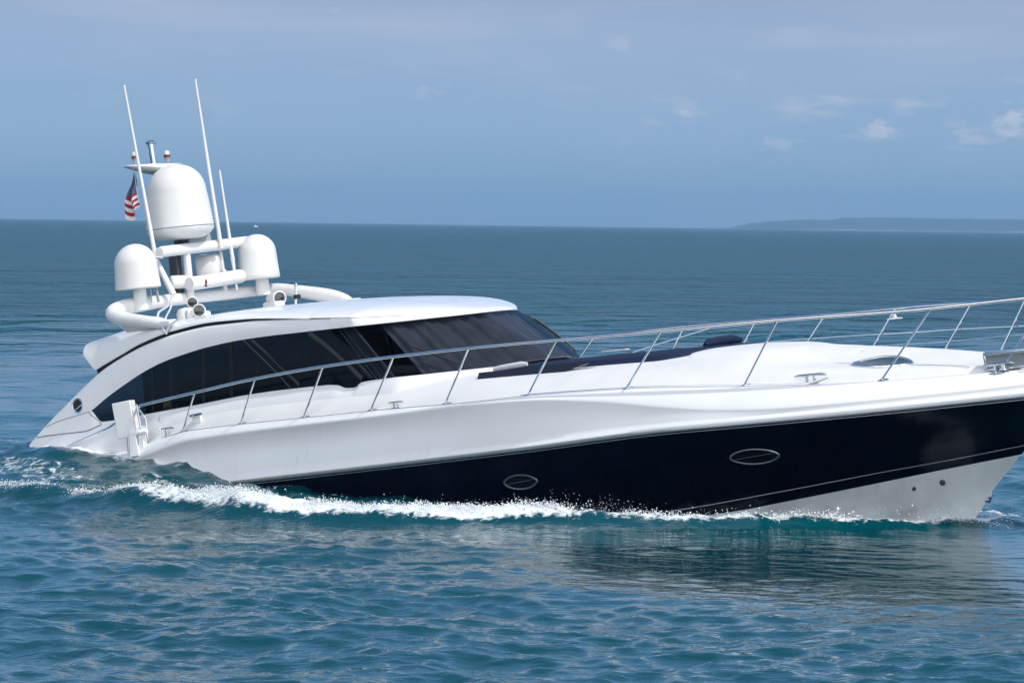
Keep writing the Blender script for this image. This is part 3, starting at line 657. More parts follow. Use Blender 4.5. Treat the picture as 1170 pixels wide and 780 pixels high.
# ---- cushion on the foredeck, recess below it
b = MB()
b.add(*(lambda pts: ([(x, -y, z) for x, y, z in pts] + [(x, -y + .05, z) for x, y, z in pts], [(0, 1, 2, 3, 4), (9, 8, 7, 6, 5), (0, 5, 6, 1), (1, 6, 7, 2), (2, 7, 8, 3), (3, 8, 9, 4), (4, 9, 5, 0)]))(
    [(1.28, 1.52, 1.345), (2.42, 1.43, 1.33), (2.66, 1.37, 1.40), (2.95, 1.27, 1.455), (1.26, 1.43, 1.455)]))
b.build('recess_window', M['lens'], yacht)

def cushion_mesh():
    'padded sunbathing mat that follows the crown of the foredeck'
    b = MB(); rows = []
    x0, x1 = 1.62, 3.98
    for i in range(61):
        t = i/60; r = []
        w = 1.30 - .22*t; 
        if t > .86: w *= math.sqrt(max(0, 1 - ((t - .86)/.14)**2))*.45 + .55
        for k in range(41):
            v = -1 + 2*k/40; y = w*v
            # the aft edge hugs the curved windshield base
            xa = 1.25 + (1.66 - 1.25)*(1 - min(1, abs(y)/1.36)**2.6); x = xa + (x1 - xa)*t
            e_ = min(1, (1 - abs(v))*w/.07)*min(1, t/.02)*min(1, (1 - t)/.02); puff = .066*math.sqrt(max(0, 1 - (1 - min(1, e_))**2))
            quilt = .006*math.sin(x*9)*math.sin(y*7)
            r.append((x, y, max(deck_z(x, y), deck_z(x, 0) - .05) + puff + quilt*(e_ > .9) - .008))
        rows.append(r)
    b.grid(rows, flip=True); return b
def top(o, label, cat, group=None):
    o['label'] = label; o['category'] = cat
    if group: o['group'] = group
YM = Matrix.Translation(BO) @ Euler((HEEL, TRIM, YAW)).to_matrix().to_4x4()
def loose(name, pivot=(0, 0, 0)):
    e_ = empty(name); e_.matrix_world = YM @ Matrix.Translation(pivot); return e_
sp = loose('sun_cushion'); top(sp, 'navy canvas sun cushion lying on the white foredeck before the windshield', 'cushion')
cushion_mesh().build('mat', M['cushion'], sp, smooth=60)
b = MB(); b.tube([(3.72, -.14, 1.50), (3.70, -.05, 1.52), (3.66, .2, 1.535), (3.60, .6, 1.54), (3.58, .8, 1.52)], [.03, .052, .058, .055, .035], 14); b.build('bolster', M['cushion'], sp)
b = MB(); b.tube([(1.38, -1.29, 1.475), (1.50, -1.27, 1.487), (1.78, -1.25, 1.502), (1.86, -1.24, 1.500)], [.025, .033, .036, .022], 10); b.build('end_flap', M['towel'], sp)
b = MB(); b.box((2.35, -.1, 1.548), (.36, .10, .02), (0, .0, .04)); b.build('folded_strap', M['towel'], sp, bevel=.006)

# raised forward hatch box and round hatch
b = MB(); rows = []
for i in range(31):
    t = i/30; x = 4.02 + 2.0*t; r = []
    for k in range(21):
        v = -1 + 2*k/20; y = (1.05 - .15*t)*v; e_ = min(1, (1 - abs(v))/.07)*min(1, t/.04); r.append((x, y, deck_z(x, y) + .045*math.sqrt(max(0, 1 - (1 - e_)**2))*(1 - t)**.8 - .003))
    rows.append(r)
b.grid(rows, flip=True).build('foredeck_step', M['deck'], yacht, smooth=60)
hx, hy = 6.52, -.62
def hring(r, up): return [(hx + r*math.cos(2*math.pi*k/64), hy + r*.72*math.sin(2*math.pi*k/64), deck_z(hx + r*math.cos(2*math.pi*k/64), hy + r*.72*math.sin(2*math.pi*k/64)) + up) for k in range(64)]
b = MB(); b.tube(hring(.375, .010), .018, 8, closed=True); fr = b.build('round_hatch', M['chrome'], yacht)
b = MB(); b.grid([hring(r, .018) for r in (.375, .28, .18, .08, .01)], closed=True); b.build('hatch_glass', M['hatch'], fr)
b = MB(); b.tube([(x, -.62 - .02*(x - 6.2), deck_z(x, -.62) + .004) for x in np.linspace(5.2, 7.7, 30)], .003, 6); b.build('deck_seam', M['seam'], yacht)

# ---- guard rails
RAIL = [(-3.78, 2.03, 1.47), (-3.4, 2.04, 1.51), (-2.81, 2.05, 1.565), (-1.76, 2.08, 1.66), (-.62, 2.10, 1.722), (.51, 2.10, 1.752), (1.67, 2.09, 1.76), (2.92, 2.0, 1.745), (4.32, 1.84, 1.72), (5.76, 1.55, 1.705), (7.5, 1.02, 1.66), (8.49, .62, 1.665), (9.1, .33, 1.67), (9.42, .12, 1.67), (9.5, 0, 1.67)]
cR = curve(RAIL)
def rail_at(x):
    lo, hi = 0., 1.
    for _ in range(30):
        m_ = (lo + hi)/2
        if cR(m_)[0] < x: lo = m_
        else: hi = m_
    return cR(lo)
near_st = [(-3.16, -2.81), (-2.15, -1.76), (-1.09, -.62), (-.01, .51), (1.16, 1.67), (2.38, 2.92), (3.73, 4.32), (5.21, 5.76), (6.8, 7.5), (8.1, 8.75)]
far_st = [(-3.16, -2.81), (-2.15, -1.76), (-1.25, -.75), (-.2, .41), (1.4, 1.85), (2.55, 3.02), (3.55, 4.14), (4.72, 5.3), (5.95, 6.59), (6.95, 7.52), (8.1, 8.75)]
def guard_rail(s, sts):
    b = MB(); pts = [cR(i/120) for i in range(121)]; b.tube([(x, s*y, z) for x, y, z in pts], .0185, 10)
    rl = b.build('guard_rail', M['chrome'], yacht)
    for xb, xt in sts:
        x, y, z = rail_at(xt); ye = FT['edge'][0](xb) - .07; zb = deck_z(xb, ye) + .004
        b = MB(); b.tube([(xb, s*ye, zb), (xt, s*y, z)], .0125, 8); st = b.build('stanchion', M['chrome'], rl)
        b = MB(); b.lathe([(0.0, .012), (.03, .012), (.045, .004), (.045, 0)], (xb, s*ye, zb), 16); 
        b.tube([(xb - .015, s*ye, zb + .006), (xb + .10, s*ye, zb + .006)], .012, 6); b.build('stanchion_foot', M['chrome'], st)
    return rl
rn = guard_rail(-1, near_st); rfr = guard_rail(1, far_st)
b = MB(); b.tube([(-3.80, -2.03, 1.47), (-3.81, -2.02, 1.43), (-3.72, -2.01, 1.30), (-3.74, -1.99, 1.02)], .014, 8); b.build('rail_end_post', M['chrome'], rn)
b = MB(); b.tube([(-5.30, -1.83, .90), (-5.34, -1.83, .99), (-5.30, -1.83, 1.035), (-4.54, -1.86, 1.22), (-4.15, -1.88, 1.36), (-3.90, -1.93, 1.45), (-3.78, -2.03, 1.465)], .016, 8); b.build('boarding_handrail', M['chrome'], rn)
for nm, pts, r in (('mid_rail', [(2.71, 2.02, 1.46), (3.6, 1.93, 1.455), (4.48, 1.80, 1.435), (5.51, 1.60, 1.405), (6.36, 1.38, 1.385), (7.44, 1.03, 1.35), (8.4, .65, 1.34), (9.2, .28, 1.34)], .011), ('mid_rail', [(4.8, 1.73, 1.285), (5.6, 1.56, 1.265), (6.3, 1.40, 1.25), (7.43, 1.02, 1.25), (8.4, .62, 1.22), (9.1, .30, 1.2)], .011), ('mid_rail', [(1.0, 2.09, 1.50), (1.34, 2.09, 1.56), (1.88, 2.07, 1.645), (2.32, 2.05, 1.715), (2.7, 2.02, 1.735)], .014)):
    b = MB(); b.tube(pts, r, 8); b.build(nm, M['chrome'], rfr)
b = MB(); b.lathe([(0, .04), (.02, .04), (.03, .0), (.10, -.01), (.10, -.02), (0, -.02)], (5.27, 1.66, 1.60), 16); b.build('rail_lamp', M['dome'], rfr)

# ---- cleats, fillers, bow light box
def cleat(x, y, L, s=1, h=None):
    z = deck_z(x, y) + .003; r = L*.04; hh = h or L*.17
    b = MB(); b.tube([(x - L/2, y, z + hh*.92), (x - L*.35, y, z + hh), (x + L*.35, y, z + hh), (x + L/2, y, z + hh*.92)], [r*.6, r, r, r*.6], 8)
    for d in (-L*.12, L*.12): b.tube([(x + d, y, z), (x + d, y, z + hh)], r*1.2, 8)
    b.box((x, y, z + .004), (L*.55, r*3, .008)); return b.build('cleat', M['chrome'], yacht)
for s in (-1, 1):
    cleat(.36, s*1.97, .24, h=.075); cleat(5.98, s*1.32, .44, h=.10); cleat(-3.45, s*1.93, .26, h=.11); cleat(8.10, s*.66, .42, h=.08)
for xx, zz_ in ((-.72, 1.21), (-.14, 1.23)):
    b = MB(); b.lathe([(0, .014), (.028, .014), (.036, .004), (.036, -.01)], (xx, -1.845, zz_), 16, (0, -1, .5)); b.build('filler_cap', M['chrome'], yacht)
# bow searchlight box with a mirrored face
bx, by, bz = 8.16, -.54, 1.0
e_ = empty('docking_light', yacht); e_.location = (bx, by, deck_z(bx, by) - .02)
bh = MB(); rot = (R(8), 0, R(6))
for c, sz in (((0, 0, .235), (.56, .12, .035)), ((0, 0, .055), (.56, .12, .03)), ((-.265, 0, .145), (.03, .12, .15)), ((.265, 0, .145), (.03, .12, .15)), ((0, .045, .145), (.5, .02, .15))): bh.box(c, sz)
bh.build('light_housing', M['chrome'], e_, bevel=.008).rotation_euler = rot
b = MB(); b.box((0, .015, .145), (.50, .03, .15)); b.build('light_glass', mat('mirror_glass', (.42, .48, .50), .18, metal=.6), e_).rotation_euler = rot
b = MB(); b.lathe([(0, .03), (.05, .03), (.16, .012), (.19, .004), (.19, 0)], (-.12, -.04, .002), 24); b.lathe([(0, .06), (.03, .06), (.03, 0)], (.15, 0, 0), 12); b.build('light_base', M['chrome'], e_)
# gunwale vent slats near the bow
vx = 8.32
vb = MB()
for k in range(2): vb.tube([(vx + .02*k, -(FT['edge'][0](vx) + .03 + .02*k), FT['edge'][1](vx) - .02 - .045*k), (vx + .55, -(FT['edge'][0](vx + .55) + .04 + .02*k), FT['edge'][1](vx + .5) - .02 - .045*k)], .008, 6)
vb.build('bow_vent', M['rubrail'], yacht)
# side shower/latch box and small fittings on the side deck
b = MB(); b.box((-2.98, -1.86, 1.225), (.17, .05, .10), (0, 0, 0), .8); bb = b.build('locker_latch', M['white'], yacht, bevel=.01)
b = MB(); b.tube([(-3.06, -1.90, 1.275), (-2.9, -1.895, 1.29), (-2.86, -1.89, 1.285)], .017, 8); b.build('handle', M['chrome'], bb)
b = MB(); b.tube([(-3.69, -1.80, 1.24), (-3.67, -1.79, 1.31)], .012, 6); b.build('drain_fitting', M['chrome'], yacht)

# ---- portholes: almond shaped steel rims in the navy band
def hull_pt(x, z):
    'point on the starboard band at station x, height z'
    lo = (FT['mid'][1](x), FT['mid'][0](x)); hi = (FT['rub'][1](x), FT['rub'][0](x) - .02); pn = (FT['pin'][1](x), FT['pin'][0](x))
    if z < lo[0]: t = (z - pn[0])/(lo[0] - pn[0]); return pn[1] + (lo[1] - pn[1])*t
    t = (z - lo[0])/(hi[0] - lo[0]); return lo[1] + (hi[1] - lo[1])*t
def porthole(px, pz, W, Hh, s):
    def ring(k, off):
        out = []
        for i in range(56):
            a = 2*math.pi*i/56; cx, sx_ = math.cos(a), math.sin(a)
            u = W/2*math.copysign(abs(cx)**1.0, cx)*k; v = Hh/2*math.copysign(abs(sx_)**1.25, sx_)*k
            x, z = px + u, pz + v; out.append((x, s*(hull_pt(x, z) + off), z))
        return out
    b = MB(); b.tube(ring(1, .006), .011, 8, closed=True); rim = b.build('porthole', M['port_rim'], yacht)
    b = MB(); b.tube(ring(1.04, .006), .006, 6, closed=True); b.build('porthole_rim', M['rubrail'], rim)
    b = MB(); r_ = ring(.98, .006); c = (px, s*(hull_pt(px, pz) + .008), pz); b.add(r_ + [c], [(i, (i+1) % 56, 56) for i in range(56)]); b.build('porthole_glass', M['port_glass'], rim)
    b = MB(); b.tube([(px - W*.40, s*(hull_pt(px - W*.4, pz - .02) + .010), pz - .015), (px + W*.42, s*(hull_pt(px + W*.42, pz + .02) + .010), pz + .02)], .006, 6); b.build('porthole_bar', M['dark'], rim)
for s in (-1, 1): porthole(2.20, .12, .46, .17, s); porthole(5.20, .175, .56, .175, s)
# through hulls on the bow bottom and the towing eye
for x, z in ((6.62, -.375), (6.95, -.34)):
    yb = FT['bootlow'][0](x)*.80; b = MB(); b.lathe([(0, .01), (.025, .01), (.034, .003), (.034, -.03)], (x, -yb - .012, z), 14, (.25, -1, -.35)); b.build('skin_fitting', M['dark'], yacht)
b = MB(); b.tube([(7.30, 0, -.60), (7.38, 0, -.61), (7.40, 0, -.575), (7.34, 0, -.555)], .012, 8); b.build('towing_eye', M['dark'], yacht)

# ---- stern: folded boarding davit in white housing
pv = empty('davit', yacht); pv.location = (-3.98, -1.99, .885); pv.rotation_euler = (0, R(-2), R(16))
b = MB(); b.box((-.06, 0, .43), (.26, .15, .46), (0, R(-3), 0)); b.build('davit_housing', M['white'], pv, bevel=.008)
b = MB(); b.box((.06, -.09, .09), (.13, .12, .28), (0, 0, 0), .7); b.box((.16, -.06, .14), (.07, .10, .36), (0, .1, 0)); b.tube([(.02, -.10, .23), (.26, -.10, .25)], .036, 10); b.build('davit_foot', M['white'], pv, bevel=.006)
b = MB(); b.tube([(-.06, -.05, .0), (-.04, -.05, .20)], .02, 8); b.tube([(.17, -.05, .02), (.14, -.05, .6)], .014, 8); b.build('davit_ram', M['chrome'], pv)
# swim platform lip
b = MB(); b.box((-5.15, 0, .865), (1.95, 3.84, .06)); b.build('swim_platform', M['deck'], yacht, bevel=.02)

# ---- radar arch
arch = empty('radar_arch', yacht); arch.location = (0, 0, 0)
def P2(*p): return p
hoop = [(-3.66, -1.36, 2.44), (-3.78, -1.45, 2.485), (-4.05, -1.50, 2.535), (-4.38, -1.50, 2.60), (-4.58, -1.47, 2.655), (-4.67, -1.36, 2.715), (-4.66, -1.18, 2.755), (-4.62, -.9, 2.775), (-4.60, 0, 2.805), (-4.58, .9, 2.82), (-4.50, 1.25, 2.83), (-4.33, 1.45, 2.825), (-4.12, 1.51, 2.785), (-3.6, 1.51, 2.68), (-3.15, 1.47, 2.57), (-3.0, 1.4, 2.50)]
ch = curve(hoop); cr_ = pchip([0, .04, .12, .2, .27, .35, .5, .75, .82, .9, .97, 1], [.05, .075, .085, .10, .10, .085, .078, .078, .085, .095, .075, .05])
b = MB(); b.tube([ch(i/140) for i in range(141)], [cr_(i/140) for i in range(141)], 18); b.build('hoop', M['tube'], arch, smooth=60)
b = MB()      # aft fairing under the starboard bend of the hoop
b.add([(-4.68, -1.48, 2.65), (-4.42, -1.56, 2.55), (-3.75, -1.50, 2.43), (-3.75, -1.40, 2.41), (-4.40, -1.46, 2.42), (-4.60, -1.3, 2.60)], [(0, 1, 4, 5), (1, 2, 3, 4), (0, 5, 4, 1), (2, 1, 4, 3)])
b.build('fairing', M['tube'], arch, smooth=60)
for c_, s_ in (((-3.72, -1.44, 2.475), (.28, .16, .10)), ((-3.05, 1.44, 2.53), (.3, .18, .10))):
    b = MB(); b.box(c_, s_); b.build('hoop_foot', M['tube'], arch, bevel=.03)
# mast: dark column, white column, cross tubes
b = MB(); b.box((-4.66, -.12, 3.10), (.14, .10, .66)); b.box((-4.62, .02, 3.52), (.17, .16, .1)); b.build('mast_column', M['dark'], arch, bevel=.01)
b = MB(); b.tube([(-4.50, -.06, 2.80), (-4.50, -.06, 3.40)], .052, 14); b.build('mast_tube', M['tube'], arch)
b = MB(); b.tube([(-4.55, .68, 2.84), (-4.55, .70, 3.14)], .035, 10); b.tube([(-4.56, .70, 3.12), (-4.58, .70, 3.40)], .026, 8); b.build('mast_tube', M['tube'], arch)
b = MB(); b.box((-4.60, .25, 3.555), (.22, .46, .16), (0, 0, 0), .9); b.build('dome_bracket', M['grey'], arch, bevel=.015)
b = MB(); b.box((-4.60, .66, 3.22), (.05, .07, .28)); b.build('antenna_bracket', M['grey'], arch, bevel=.01)
b = MB(); b.tube([(-4.48, -.60, 3.425), (-4.48, -.55, 3.43), (-4.47, 1.12, 3.49), (-4.47, 1.22, 3.49)], [.068, .073, .073, .068], 20); b.build('cross_tube', M['tube'], arch)
b = MB(); b.tube([(-4.42, -.16, 2.985), (-4.42, -.10, 2.985), (-4.42, .86, 3.035), (-4.42, .92, 3.035)], [.085, .092, .092, .08], 20); b.build('cross_tube', M['tube'], arch)
b = MB(); b.lathe([(0, .03), (.07, .03), (.088, .01), (.088, -.22), (.06, -.26)], (-4.63, -.25, 3.03), 24, (-.5, -.85, .05)); b.build('horn', M['tube'], arch)
b = MB(); b.box((-4.33, .075, 2.99), (.01, .035, .06)); b.box((-4.335, .075, 2.94), (.012, .035, .025)); b.build('lamp_lens', M['red'], arch)
b = MB(); b.tube([(-4.68, -.52, 3.42), (-4.40, -.50, 2.86)], .042, 12); b.build('strut', M['tube'], arch)
b = MB(); b.tube([(-4.85, -.65, 3.52), (-4.70, -.6, 3.36)], .012, 6); b.tube([(-4.72, -.66, 3.38), (-4.45, -.58, 3.36)], .02, 8); b.build('strut_clamp', M['chrome'], arch)
# radar scanner box
b = MB(); prof = [(-.17, -.12), (-.16, .02), (-.11, .12), (0, .155), (.12, .15), (.165, .11), (.17, -.06), (.13, -.13), (-.12, -.135)]
rows = []
for t, k in ((-.16, .55), (-.15, .85), (-.11, 1), (.11, 1), (.15, .85), (.16, .55)): rows.append([(t, px*k*.92, pz*k) for px, pz in prof])
b.grid(rows, closed=True, capends=True); o = b.build('radar_scanner', M['dome'], arch, smooth=50, bevel=.01, loc=(-4.66, .52, 3.215)); o.rotation_euler = (0, 0, R(35))
b = MB(); b.box((-4.62, .52, 3.075), (.10, .12, .03)); b.build('scanner_mount', M['black'], arch)
def dome(c, r, h, name='satellite_dome', seam=True):
    base = c; taper = .93
    prof = [(0, h)]
    rt = r*taper; hb = h - rt*.98
    for i in range(1, 15):
        a = math.pi/2*(1 - i/14); prof.append((rt*math.cos(a), hb + rt*.98*math.sin(a)))
    for i in range(1, 7): t = i/6; prof.append((rt + (r - rt)*t, hb*(1 - t)))
    prof += [(r*.97, -.008), (r*.9, -.012), (0, -.012)]
    b = MB(); b.lathe(prof, base, 44); return b.build(name, M['dome'], arch, smooth=50)
d0 = dome((-4.55, -1.0, 2.985), .298, .575)
b = MB(); b.lathe([(.085, .12), (.095, -.16)], (-4.53, -1.0, 2.86), 20); b.build('dome_pedestal', M['tube'], d0)
b = MB(); b.tube([(-4.40, -.93, 2.78), (-4.40, -.93, 2.98)], .008, 6); b.tube([(-4.42, -.78, 2.78), (-4.42, -.80, 2.99)], .02, 6); b.build('cable', M['grey'], d0)
d1 = dome((-4.33, 1.15, 2.985), .274, .59)
b = MB(); b.lathe([(.085, .12), (.095, -.16)], (-4.31, 1.17, 2.92), 20); b.build('dome_pedestal', M['tube'], d1)
# big dome: seamed cap on a bowl shaped base
R0 = .447; prof = [(0, .835)]
for i in range(1, 17):
    a = math.pi/2*(1 - i/16); prof.append((.392*math.cos(a)**.92, .46 + .375*math.sin(a)))
for i in range(1, 8): t = i/7; prof.append((.392 + (R0 - .392)*t**.8, .46*(1 - t)))
b = MB(); b.lathe(prof + [(R0 - .01, -.004), (0, -.004)], (-4.63, .02, 3.74), 56); d2 = b.build('satellite_dome', M['dome'], arch, smooth=50)
b = MB(); b.lathe([(0, 0), (R0 - .004, 0), (R0 - .002, -.03), (R0 - .06, -.10), (R0 - .16, -.145), (.1, -.16), (0, -.16)], (-4.63, .02, 3.733), 56); b.build('dome_base', M['dome'], d2, smooth=50)
b = MB(); b.tube([(-4.63 + (R0 + .0005)*math.cos(2*math.pi*k/60), .02 + (R0 + .0005)*math.sin(2*math.pi*k/60), 3.739) for k in range(60)], .0035, 5, closed=True)
b.build('dome_seam', M['seam'], d2)
# whip antennas
for nm, a0, a1, r0_, r1_ in (('whip_antenna', (-4.55, -.60, 3.30), (-4.80, -.60, 5.66), .030, .014), ('whip_antenna', (-4.38, .5, 3.42), (-4.53, .5, 5.69), .030, .014), ('whip_antenna', (-4.42, .75, 3.30), (-4.49, .75, 4.46), .026, .014)):
    b = MB(); A0, A1 = Vector(a0), Vector(a1); b.tube([A0, A0.lerp(A1, .02), A0.lerp(A1, .5), A1], [r0_, r0_, (r0_ + r1_)*.48, r1_], 10); an = b.build(nm, M['dome'], arch)
    b = MB(); b.tube([A1 + (A1 - A0)*-.002, A1 + (A1 - A0).normalized()*.015], r1_*1.05, 8); b.build('antenna_tip', M['grey'], an)
b = MB(); b.tube([(-4.43, .76, 3.30), (-4.42, .76, 3.12), (-4.41, .76, 2.86)], [.03, .018, .014], 8); b.build('antenna_foot', M['dome'], arch)
# light pole with wing and lamps
b = MB(); b.tube([(-4.94, .02, 4.0), (-4.98, .0, 4.86)], .042, 12); pole = b.build('light_pole', M['chrome'], arch)
b = MB(); b.tube([(-4.93, .07, 4.2), (-5.02, .03, 4.84)], .010, 6); b.lathe([(0, .03), (.04, .03), (.068, .012), (.065, -.015), (.045, -.025), (.045, -.06)], (-4.98, 0, 4.90), 18); b.build('pole_head', M['chrome'], pole)
b = MB(); rows = []
for y, ch_, th_ in ((-.52, .03, .012), (-.45, .10, .03), (-.2, .16, .08), (0, .18, .12), (.2, .16, .08), (.45, .10, .03), (.55, .03, .01)):
    rows.append([(-4.99 + ch_*math.cos(a), y, 4.615 - th_*.5 + th_*.6*math.sin(a) + .0) for a in [2*math.pi*k/12 for k in range(12)]])
b.grid(rows, closed=True, capends=True); b.build('wing', M['tube'], pole, smooth=60)
for y in (-.33, .30):
    b = MB(); b.lathe([(0, .0), (.03, 0), (.03, .04), (.042, .05), (.042, .10), (.03, .11), (0, .11)], (-4.99, y, 4.64), 14); lm = b.build('nav_lamp', M['grey'], pole)
    b = MB(); b.lathe([(.044, .0), (.045, .03), (.03, .03)], (-4.99, y, 4.70), 14); b.build('lamp_lens', M['red'], lm)
    b = MB(); b.lathe([(.040, .0), (.036, .04), (0, .055)], (-4.99, y, 4.74), 14); b.build('lamp_cap', M['dome'], lm)
# cameras and speakers on the roof
def cam_unit(c, d, r, L, name='camera_housing', back=.7):
    d = Vector(d).normalized(); b = MB(); b.lathe([(0, -L), (r*back*.7, -L), (r*back, -L*.85), (r, -.03), (r, .02), (r*.86, .025), (r*.84, 0), (0, 0)], c, 26, tuple(d)); o = b.build(name, M['dome'], arch, smooth=50)
    b = MB(); cc = Vector(c) + d*.004; b.lathe([(0, .012), (r*.5, .010), (r*.76, .002), (r*.76, -.004)], tuple(cc), 22, tuple(d)); b.build('lens', M['lens'], o); return o
FD = (.72, -.68, .02)
cam_unit((-3.60, -1.04, 2.715), (.66, -.74, -.05), .075, .16)
cam_unit((-3.50, -1.04, 2.600), (.60, -.78, .08), .088, .17)
b = MB(); b.box((-3.68, -.98, 2.56), (.26, .16, .13), (0, 0, R(-40))); b.box((-3.50, -.94, 2.53), (.14, .12, .12)); b.build('camera_mount', M['dome'], arch, bevel=.03)
cam_unit((-3.72, .80, 2.685), (.88, -.45, .02), .095, .34, back=.8)
b = MB(); b.box((-3.86, .84, 2.60), (.36, .16, .10), (0, 0, R(-20))); b.build('speaker_mount', M['dome'], arch, bevel=.03)
b = MB(); b.box((-3.46, .86, 2.675), (.06, .09, .06)); b.build('small_lamp', M['black'], arch, bevel=.01)
b = MB(); b.tube([(-3.62, 1.0, 2.56), (-3.58, 1.0, 2.86)], .02, 8); b.build('strap', M['chrome'], arch)
b = MB(); b.lathe([(0, .08), (.10, .06), (.13, 0), (.12, -.08)], (-4.35, -.35, 2.60), 22); b.build('roof_light', M['dome'], arch)
# rope hanging from the hoop to the roof gap
b = MB(); rp = curve([(-3.78, -1.20, 2.83), (-3.80, -1.30, 2.70), (-3.86, -1.42, 2.62), (-3.84, -1.46, 2.52), (-3.74, -1.50, 2.44), (-3.66, -1.54, 2.36)])
b.tube([rp(i/30) for i in range(31)], .016, 8); rp = curve([(-3.80, -1.22, 2.78), (-3.72, -1.34, 2.66), (-3.74, -1.42, 2.55), (-3.66, -1.50, 2.42), (-3.67, -1.54, 2.35)]); b.tube([rp(i/30) for i in range(31)], .012, 8); b.tube([(-3.48, -1.46, 2.52), (-3.60, -1.51, 2.45), (-3.655, -1.54, 2.34)], .014, 8); b.build('rope', M['towel'], arch)
# wipers on the windshield
def ws_point(t, k, s, off=.02):
    a = Vector(cWT(t)); c = Vector(cWB(t)); p = c.lerp(a, k); n_ = Vector((p.x + 1.2, p.y*1.0, .8)).normalized()
    p = p + n_*(off + .03*math.sin(math.pi*k)); return (p.x, s*p.y, p.z)
for s, t0, t1_, k0, k1 in ((1, .52, .60, .10, .78), (-1, .50, .36, .04, .46)):
    b = MB(); b.tube([ws_point(t0 + (t1_ - t0)*q, k0 + (k1 - k0)*q, s, .03) for q in (0, .25, .5, .75, 1)], .014, 6); b.build('wiper', M['black'], wshield)
    b = MB(); b.tube([ws_point(t0 + (t1_ - t0)*q, k0 + (k1 - k0)*q, s, .015) for q in (.35, .65, .9, 1.15)], .010, 6); b.build('wiper', M['black'], wshield)

# ---- flag hanging from the wing
def flag_mat():
    m = bpy.data.materials.new('flag_cloth'); m.use_nodes = True; nt = m.node_tree; b = nt.nodes['Principled BSDF']; b.inputs['Roughness'].default_value = .8
    at = N(nt, 'ShaderNodeUVMap', uv_map='cloth'); sp_ = N(nt, 'ShaderNodeSeparateXYZ'); nt.links.new(at.outputs[0], sp_.inputs[0])
    def mt(op, a, c=None):
        n_ = N(nt, 'ShaderNodeMath', operation=op)
        for i, v in enumerate((a, c)):
            if v is None: continue
            if isinstance(v, (int, float)): n_.inputs[i].default_value = v
            else: nt.links.new(v, n_.inputs[i])
        return n_.outputs[0]
    st = mt('MULTIPLY', sp_.outputs['Y'], 6.5); fr_ = mt('FRACT', st); isred = mt('GREATER_THAN', fr_, .5)
    canton = mt('MULTIPLY', mt('LESS_THAN', sp_.outputs['X'], .4), mt('GREATER_THAN', sp_.outputs['Y'], .4615))
    vx_ = N(nt, 'ShaderNodeCombineXYZ'); nt.links.new(mt('MULTIPLY', sp_.outputs['X'], 27), vx_.inputs[0]); nt.links.new(mt('MULTIPLY', sp_.outputs['Y'], 18), vx_.inputs[1])
    vo = N(nt, 'ShaderNodeTexVoronoi', feature='F1'); vo.inputs['Scale'].default_value = 1; vo.inputs['Randomness'].default_value = 0; nt.links.new(vx_.outputs[0], vo.inputs['Vector'])
    star = mt('LESS_THAN', vo.outputs['Distance'], .17)
    def mixn(f_, a, c):
        q = N(nt, 'ShaderNodeMix', data_type='RGBA'); nt.links.new(f_, q.inputs[0])
        for i, v in ((6, a), (7, c)):
            if isinstance(v, tuple): q.inputs[i].default_value = v
            else: nt.links.new(v, q.inputs[i])
        return q.outputs[2]
    stripes = mixn(isred, (.72, .70, .72, 1), (.36, .015, .04, 1)); cant = mixn(star, (.012, .035, .11, 1), (.7, .7, .72, 1))
    nt.links.new(mixn(canton, stripes, cant), b.inputs['Base Color']); return m
fl_ = loose('flag', (-5.03, -.33, 4.52)); top(fl_, 'small stars and stripes flag drooping from the mast wing behind the left antenna', 'flag')
b = MB(); rows = []; nu, nv_ = 46, 20
for i in range(nu + 1):
    h_ = i/nu; w = .015 + .23*h_**.85; r = []
    for j in range(nv_ + 1):
        q = j/nv_                     # 0 = the halyard side, 1 = the drooping outer side
        z = -.50*h_ - .05*math.sin(q*math.pi)*h_ - .05*q*h_ + .045*math.sin(q*5.5 + 1.0)*h_**2
        r.append((.01 - w*q, .05*math.sin(q*9 + h_*3)*h_ + .02*math.sin(h_*8), z))
    rows.append(r)
b.grid(rows); o = b.build('cloth', flag_mat(), fl_, smooth=80)
uvl = o.data.uv_layers.new(name='cloth'); m1 = nv_ + 1
for lp in o.data.loops:
    vi = lp.vertex_index; uvl.data[lp.index].uv = (.02 + (vi % m1)/nv_*.37, 1 - (vi // m1)/nu)
b = MB(); b.tube([(.02, 0, .06), (.005, 0, 0), (.02, 0, -.34), (.06, .02, -.5)], .004, 5); b.build('halyard', M['towel'], fl_)

# far speck of a boat close to the horizon
fb = empty('distant_boat'); fb.location = ((290.5 - 585)/5000*2600, 2600, WZ); fb.scale = (.36, .36, .6); top(fb, 'tiny white motor boat far off near the horizon right of the big dome', 'boat')
b = MB(); b.add([(-3, -1, 0), (2.2, -1, 0), (3.4, 0, 0), (2.2, 1, 0), (-3, 1, 0), (-3.1, -1.1, .9), (2.6, -1.1, 1.1), (4, 0, 1.3), (2.6, 1.1, 1.1), (-3.1, 1.1, .9)], [(0, 1, 6, 5), (1, 2, 7, 6), (2, 3, 8, 7), (3, 4, 9, 8), (4, 0, 5, 9), (5, 6, 7, 8, 9)]); b.build('hull', M['white'], fb)
b = MB(); b.box((-.2, 0, 1.5), (2.0, 1.4, 1.0), (0, 0, 0), .8); b.build('cabin', M['white'], fb, bevel=.05)

